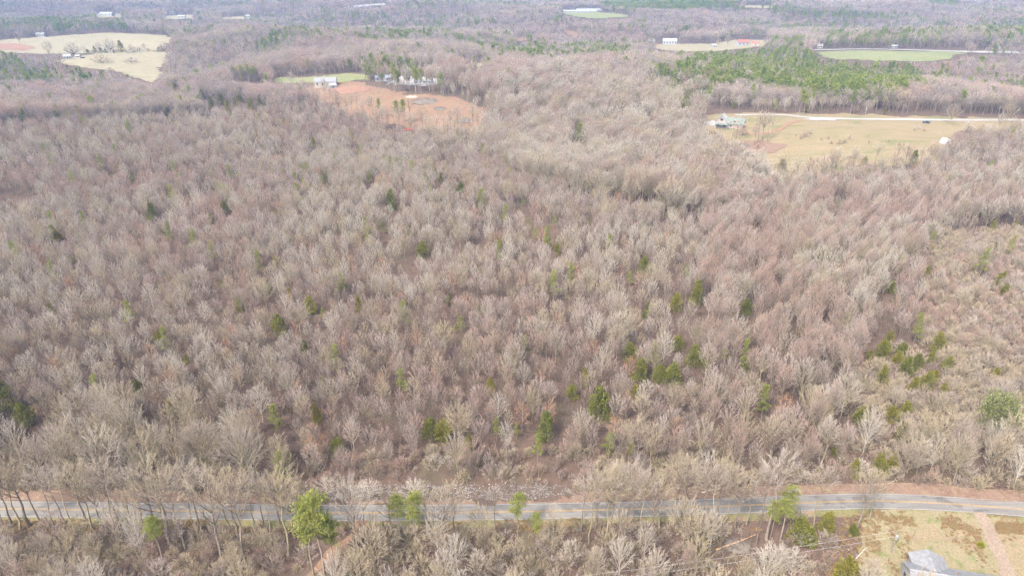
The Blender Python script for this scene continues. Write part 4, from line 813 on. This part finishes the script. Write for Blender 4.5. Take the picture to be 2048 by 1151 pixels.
# ------------------------------------------------------------------ vehicles, huts, poles, wires
def pickup(p, rz, label):
    e = empty('pickup_truck', (p[0], p[1], p[2] + .25), rz); tag(e, label, 'truck')
    b = MB(); b.prism([(-2.9, .5), (2.75, .5), (2.85, .75), (2.7, 1.1), (1.2, 1.18), (-2.9, 1.15)], -.95, .95, 'y'); b.build('body', M['truck_paint'], e)
    b = MB(); b.prism([(-1.0, 1.16), (1.25, 1.16), (.65, 1.85), (-.75, 1.88)], -.82, .82, 'y'); c = b.build('cab', M['truck_paint'], e)
    for s in (-1, 1):
        b = MB(); b.prism([(-.85, 1.25), (1.0, 1.25), (.58, 1.75), (-.68, 1.78)], s * .80, s * .84, 'y'); b.build('side_window', M['glass'], c)
    b = MB(); b.add([(1.19, -.72, 1.24), (1.19, .72, 1.24), (.70, .68, 1.83), (.70, -.68, 1.83), (1.24, -.72, 1.26), (1.24, .72, 1.26), (.75, .68, 1.85), (.75, -.68, 1.85)], [(0, 1, 2, 3), (7, 6, 5, 4), (0, 4, 5, 1), (1, 5, 6, 2), (2, 6, 7, 3), (3, 7, 4, 0)]); b.build('windscreen', M['glass'], c)
    for s in (-1, 1): MB().box((-1.95, s * .85, 1.28), (1.8, .1, .25)).build('bed_side', M['truck_paint'], e)
    MB().box((-2.88, 0, 1.28), (.08, 1.7, .25)).build('tailgate', M['truck_paint'], e)
    for x in (-1.85, 1.85):
        for s in (-1, 1):
            w = MB().tube((x, s * .70, .42), (x, s * .97, .42), .42, .42, 14).build('wheel', M['rubber'], e); MB().tube((x, s * .96, .42), (x, s * .985, .42), .24, .22, 10).build('rim', M['metal'], w)
    for s in (-1, 1): MB().box((2.78, s * .7, .92), (.12, .35, .18)).build('headlight', M['white_roof'], e)
    return e
pickup(at(1853, 247), 0.05, 'dark pickup truck parked by the gravel driveway above the pasture')
pickup(at(166, 117), 1.2, 'dark vehicle parked beside the left pasture cottage')
# white round topped hut in the pasture
p = at(1890, 287); e = empty('hut', (p[0], p[1], p[2] + .2), radians(20)); tag(e, 'small white round topped canvas hut in the tan pasture', 'hut')
arc = [(2.6 * cos(a) * (1 if abs(cos(a)) < .9 else 1), max(0, 3.6 * sin(a))) for a in np.linspace(0, pi, 15)]
MB().prism([(-2.6, -.5)] + [(-x, z) for x, z in arc[::1]][0:0] + [(2.6, -.5)] + arc, -2.4, 2.4, 'y').build('canopy', M['canvas'], e)
MB().prism([(-.6, 0), (.6, 0), (.6, 1.6), (.3, 2.0), (-.3, 2.0), (-.6, 1.6)], -2.46, -2.38, 'y').build('doorway', M['dark'], e)
for y in (-2.4, 0, 2.4):
    r_ = MB()
    for i in range(14): r_.tube((arc[i][0] * 1.01, y, arc[i][1] * 1.01), (arc[i + 1][0] * 1.01, y, arc[i + 1][1] * 1.01), .05, .05, 5)
    r_.build('hoop', M['metal'], e)

def pole(p, h, label, transformer=True):
    e = empty('utility_pole', (p[0], p[1], p[2])); tag(e, label, 'pole')
    MB().tube((0, 0, -.5), (.15, 0, h), .17, .11, 10).build('post', M['pole'], e)
    if transformer:
        t = MB().tube((-.05, -.36, h - 2.0), (-.05, -.36, h - 1.0), .27, .27, 12).build('transformer', M['white_roof'], e); MB().tube((-.05, -.36, h - 1.0), (-.05, -.36, h - .82), .09, .05, 8).build('bushing', M['metal'], t)
    MB().tube((.15, 0, h), (.15, 0, h + .28), .05, .04, 8).build('insulator', M['white_roof'], e)
    return e
pA = at(1782, 1104); hA = height_for(1782, 1104, 1056); pole(pA, hA, 'wooden utility pole with a white transformer in the near yard')
pB = at(1100, 1222); pole(pB, 9.0, 'plain wooden utility pole carrying the wires below the frame', False)
def wire(a, b, sag, label, r=.018):
    m = MB(); n = 24; a = np.array(a); b = np.array(b); P = [a + (b - a) * t - np.array([0, 0, sag * 4 * t * (1 - t)]) for t in np.linspace(0, 1, n + 1)]
    for i in range(n): m.tube(P[i], P[i + 1], r, r, 5)
    o = m.build('power_line', M['wire']); tag(o, label, 'cable', 'power lines from the yard pole')
wire((pA[0], pA[1], pA[2] + hA + .2), (pB[0] + .15, pB[1], pB[2] + 9.2), .8, 'upper power line strung from the yard pole over the brush')
wire((pA[0], pA[1] - .1, pA[2] + hA - 1.4), (pB[0] + .15, pB[1] - .1, pB[2] + 7.6), .9, 'lower power line strung from the yard pole over the brush')
p = at(1824, 1077); e = empty('fence_post', tuple(p)); tag(e, 'thin leaning bare post in the yard beyond the utility pole', 'post'); MB().tube((0, 0, -.3), (.25, 0, 3.2), .06, .04, 7).build('shaft', M['pole'], e); MB().tube((.2, 0, 2.4), (.75, .1, 3.0), .03, .015, 6).build('side_branch', M['pole'], e)
for i, (x, yb, yt) in enumerate(((1776, 102, 86), (1935, 104, 88), (1640, 103, 90))):
    p = at(x, yb); pole(p, height_for(x, yb, yt), ['thin utility pole above the middle of the green far field', 'thin utility pole right of the green far field', 'thin utility pole left of the green far field'][i], False)

def stick_pile(name, label, cat, x, yb, wpx, dpx, h, n, mat, seed):
    p = at(x, yb); k = px_per_m(p); a = wpx / k / 2; b = dpx / 2; g = np.random.default_rng(seed); S = []
    for _ in range(n):
        t = g.uniform(0, 2 * pi); r = math.sqrt(g.uniform(0, 1)); cx0, cy0 = a * r * cos(t), b * r * sin(t); z = h * (1 - r * r) * g.uniform(.35, 1.0); L = g.uniform(1.2, 3.6); az = g.uniform(0, pi); el = g.normal(0, .3)
        d = np.array([cos(az) * cos(el), sin(az) * cos(el), sin(el)]) * L / 2; c = np.array([cx0, cy0, z + .1]); rr = g.uniform(.03, .085); S.append(np.r_[c - d, c + d, rr, rr * .6])
    th = np.linspace(0, 2 * pi, 25)[:-1]; mv = [(0, 0, h * .6)]; rings = [.3, .6, .85, 1.0]
    for q in rings: mv += [(a * q * cos(t) * g.uniform(.9, 1.05), b * q * sin(t) * g.uniform(.9, 1.05), h * .6 * (1 - q * q) - (.4 if q == 1 else 0)) for t in th]
    f = [(0, 1 + i, 1 + (i + 1) % 24) for i in range(24)]
    for r_i in range(3): f += [(1 + r_i * 24 + i, 1 + (r_i + 1) * 24 + i, 1 + (r_i + 1) * 24 + (i + 1) % 24, 1 + r_i * 24 + (i + 1) % 24) for i in range(24)]
    e = empty(name, tuple(p)); tag(e, label, cat); obj('core', mesh_np('core', mv, f, mat), e); o = obj('sticks', mesh_np('sticks', *segs_mesh(S, 4), mat), e); tag(o, kind='stuff')
stick_pile('brush_pile', 'big dark oval brush pile on the clay clearing', 'brush pile', 851, 203, 58, 22, 3.0, 500, M['brush'], 1)
stick_pile('brush_pile', 'smaller grey brush pile below the big oval one', 'brush pile', 880, 218, 26, 12, 1.6, 200, M['brush'], 2)
stick_pile('brush_pile', 'grey brush heap near the lower right of the clay clearing', 'brush pile', 926, 241, 40, 14, 1.8, 240, M['brush'], 3)
stick_pile('brush_pile', 'pale grey stick heap behind the big oval brush pile', 'brush pile', 826, 194, 30, 12, 1.2, 160, M['log'], 4)
stick_pile('brush_pile', 'dark branch pile under the trees by the pasture', 'brush pile', 1490, 292, 26, 8, 1.6, 160, M['brush'], 5)
stick_pile('brush_pile', 'tangled fallen branches under the power lines', 'brush pile', 1475, 1092, 60, 5, .5, 90, M['brush'], 6)
# red trailer by the wood's edge in the clearing
p = at(816, 262); e = empty('farm_trailer', (p[0], p[1], p[2] + .2), .3); tag(e, 'small red flatbed trailer at the near edge of the clay clearing', 'trailer')
MB().box((0, 0, .9), (7, 2.2, .25)).build('deck', M['trailer_red'], e)
for s in (-1, 1):
    MB().box((0, s * 1.05, 1.2), (6.8, .08, .35)).build('side_rail', M['trailer_red'], e)
    for x in (-1.2, .2): MB().tube((x, s * 1.12, .42), (x, s * 1.36, .42), .42, .42, 12).build('wheel', M['rubber'], e)
MB().tube((3.5, 0, .8), (5.2, 0, .6), .08, .08, 6).build('drawbar', M['rust'], e)
# fallen logs
def log(a, b, r, label, mat):
    p, q = at(*a), at(*b); g = np.random.default_rng(int(a[0])); m = MB(); n = 5; P = [p + (q - p) * i / n + np.array([g.normal(0, .12), g.normal(0, .12), r + .1]) for i in range(n + 1)]
    c = P[0].copy(); e = empty('fallen_log', tuple(c)); tag(e, label, 'log')
    for i in range(n): m.tube(P[i] - c, P[i + 1] - c, r * (1 - .1 * i), r * (1 - .1 * (i + 1)), 7)
    m.build('stem', mat, e)
    for i in (1, 3, 4):
        d = np.array([g.normal(0, 1), g.normal(0, 1), .7]); d = d / np.linalg.norm(d) * g.uniform(.8, 1.8); MB().tube(P[i] - c, P[i] - c + d, r * .4, r * .15, 5).build('branch_stub', mat, e)
log((1432, 1100), (1512, 1070), .20, 'split tan fallen trunk in the brush near the power lines', M['log_tan'])
log((1706, 1122), (1732, 1096), .16, 'white fallen branch at the edge of the near yard', M['log'])
log((730, 1082), (762, 1074), .15, 'pale fallen log beside the clay track', M['log'])
log((686, 1106), (716, 1098), .14, 'short pale fallen log below the clay track', M['log'])
log((1405, 985), (1475, 972), .18, 'pale fallen trunk behind the road under bare trees', M['log'])

# ------------------------------------------------------------------ last snow and tufts of grass
def snow():
    g = np.random.default_rng(5); V = []; Fc = []; b = 0
    zones = [([(640, 1000), (650, 978), (740, 968), (900, 968), (1120, 968), (1140, 985), (1060, 999), (850, 1002)], 550), ([(1370, 1150), (1380, 1090), (1440, 1050), (1500, 1070), (1440, 1100), (1400, 1160)], 70), ([(1320, 960), (1340, 880), (1420, 900), (1440, 960)], 50), ([(1640, 1100), (1700, 1085), (1730, 1130), (1690, 1151)], 60), ([(180, 780), (330, 790), (320, 850), (200, 840)], 50), ([(560, 1000), (600, 960), (650, 970), (650, 1000)], 90)]
    for poly, n in zones:
        A = np.array(poly); lo, hi = A.min(0), A.max(0); k = 0
        while k < n:
            x, y = g.uniform(lo[0], hi[0]), g.uniform(lo[1], hi[1])
            if not inside(np.array([x]), np.array([y]), poly)[0] or vnoise(x * 3, y * 9, 40, 5) < .35: k += .3; continue
            k += 1; p = at(x, y); r = g.uniform(.04, .15); m = 7; th = np.arange(m) * 2 * pi / m; q = r * g.uniform(.5, 1.3, m); ax = g.uniform(1, 2.2)
            V += [(p[0], p[1], p[2] + .19)] + [(p[0] + q[i] * ax * cos(th[i]), p[1] + q[i] * sin(th[i]), p[2] + .10) for i in range(m)]
            Fc += [(b, b + 1 + i, b + 1 + (i + 1) % m) for i in range(m)]; b += m + 1
    tag(obj('snow', mesh_np('snow', V, np.array(Fc), M['snow'], smooth=True)), 'scattered last specks of white snow on shaded ground', kind='stuff')
snow()
M['cut'] = plain('grey_cut_branches', (.29, .265, .25), .95, .05, .3, 1.5)
def debris():
    g = np.random.default_rng(15); S = []; poly = [(575, 1000), (600, 982), (720, 970), (900, 968), (1130, 969), (1150, 988), (1060, 999), (850, 1002)]; A = np.array(poly); lo, hi = A.min(0), A.max(0)
    while len(S) < 1100:
        x, y = g.uniform(lo[0], hi[0]), g.uniform(lo[1], hi[1])
        if not inside(np.array([x]), np.array([y]), poly)[0] or vnoise(x * 2, y * 7, 40, 15) < .34: continue
        p = at(x, y); az = g.uniform(0, 2 * pi); el = g.normal(.12, .22); L = g.uniform(.4, 1.7); d = np.array([cos(az) * cos(el), sin(az) * cos(el), sin(el)]) * L / 2; c = p + [0, 0, .16 + abs(d[2])]; r = g.uniform(.015, .045); S.append(np.r_[c - d, c + d, r, r * .5])
    o = obj('debris', mesh_np('debris', *segs_mesh(S, 4), M['cut'])); tag(o, 'grey cut branches strewn along the bank behind the road', kind='stuff')
debris()
M['sedge'] = leaf_mat('dry_sedge', [(0, (.36, .22, .13)), (.5, (.42, .30, .18)), (1, (.34, .29, .15))])
def tuft(seed):
    g = np.random.default_rng(seed); n = 45; C = g.normal(0, .16, (n, 3)); C[:, 2] = .3; d = np.stack([g.normal(0, .35, n), g.normal(0, .35, n), np.ones(n)], 1)
    return (np.zeros((0, 3)), np.zeros((0, 3), int)), leaves(C, d, g.uniform(.4, .9, n), .05, g)
def tufts():
    global X, Y, Z, K, Hh, u2, rot, wd, VAR
    for s_ in range(3):
        _, (v, f) = tuft(400 + s_); me = mesh_np('tuft', v, f, M['sedge']); PROTO.setdefault('tuft', []).append((me, me, me, .8))
    g = np.random.default_rng(9); xs, ys = [], []
    polys = [(YARD, 1300, .58), ([(1690, 1030), (1760, 1020), (1760, 1180), (1640, 1180)], 700, 0), ([(1730, 1030), (1950, 1036), (1962, 1060), (1960, 1085), (1930, 1060), (1740, 1046)], 500, .35), ([(1990, 1045), (2080, 1050), (2080, 1070), (1995, 1066)], 400, 0), ([(0, 1040), (1700, 1035), (1700, 1060), (0, 1066)], 1600, .4)]
    for poly, n, th in polys:
        A = np.array([at(*q)[:2] for q in poly]); lo, hi = A.min(0), A.max(0); x = g.uniform(lo[0], hi[0], n * 2); y = g.uniform(lo[1], hi[1], n * 2); ok = inside(x, y, [tuple(q) for q in A]) & (vnoise(x, y, 5, 77) > th)
        ok &= ~near_line(x, y, DRIVE, 1.9) & ~near_line(x, y, TRACK, 2.2) & ~near_line(x, y, ROAD, HW + .4)
        lx = (x - ctr[0]) * ux[0] + (y - ctr[1]) * ux[1]; ly = (x - ctr[0]) * uy[0] + (y - ctr[1]) * uy[1]; ok &= ~((np.abs(lx) < HL / 2 + .5) & (ly > -HWD / 2 - .5) & (ly < HWD / 2 + 3.8))
        xs.append(x[ok]); ys.append(y[ok])
    X = np.concatenate(xs); Y = np.concatenate(ys); Z = T(X, Y) + .03; n = len(X); KINDS_.append('tuft'); K = np.full(n, KINDS_.index('tuft')); u2 = g.uniform(size=n); VAR = u2; Hh = g.uniform(.3, .85, n); rot = g.uniform(0, 6.28, n); wd = g.uniform(.8, 1.6, n)
    scatter('tall_grass', 'dry tan and rusty sedge tufts along the yard and road edges', np.arange(n), ['tuft'])
tufts()

# ------------------------------------------------------------------ the air
def haze():
    m = bpy.data.materials.new('haze'); m.use_nodes = True; n = m.node_tree.nodes; l = m.node_tree.links; n.remove(n['Principled BSDF'])
    v = n.new('ShaderNodeVolumePrincipled'); v.inputs['Color'].default_value = (.28, .54, 1.0, 1); v.inputs['Density'].default_value = .00016; v.inputs['Anisotropy'].default_value = .1
    v.inputs['Density Attribute'].default_value = ''; v.inputs['Color Attribute'].default_value = ''; v.inputs['Temperature Attribute'].default_value = ''
    l.new(v.outputs[0], n['Material Output'].inputs['Volume']); m.cycles.homogeneous_volume = True
    b = MB().box((0, 0, 57), (34000, 34000, 150)); o = b.build('haze', m); tag(o, 'thin pale blue haze over the far land', kind='stuff')
haze()
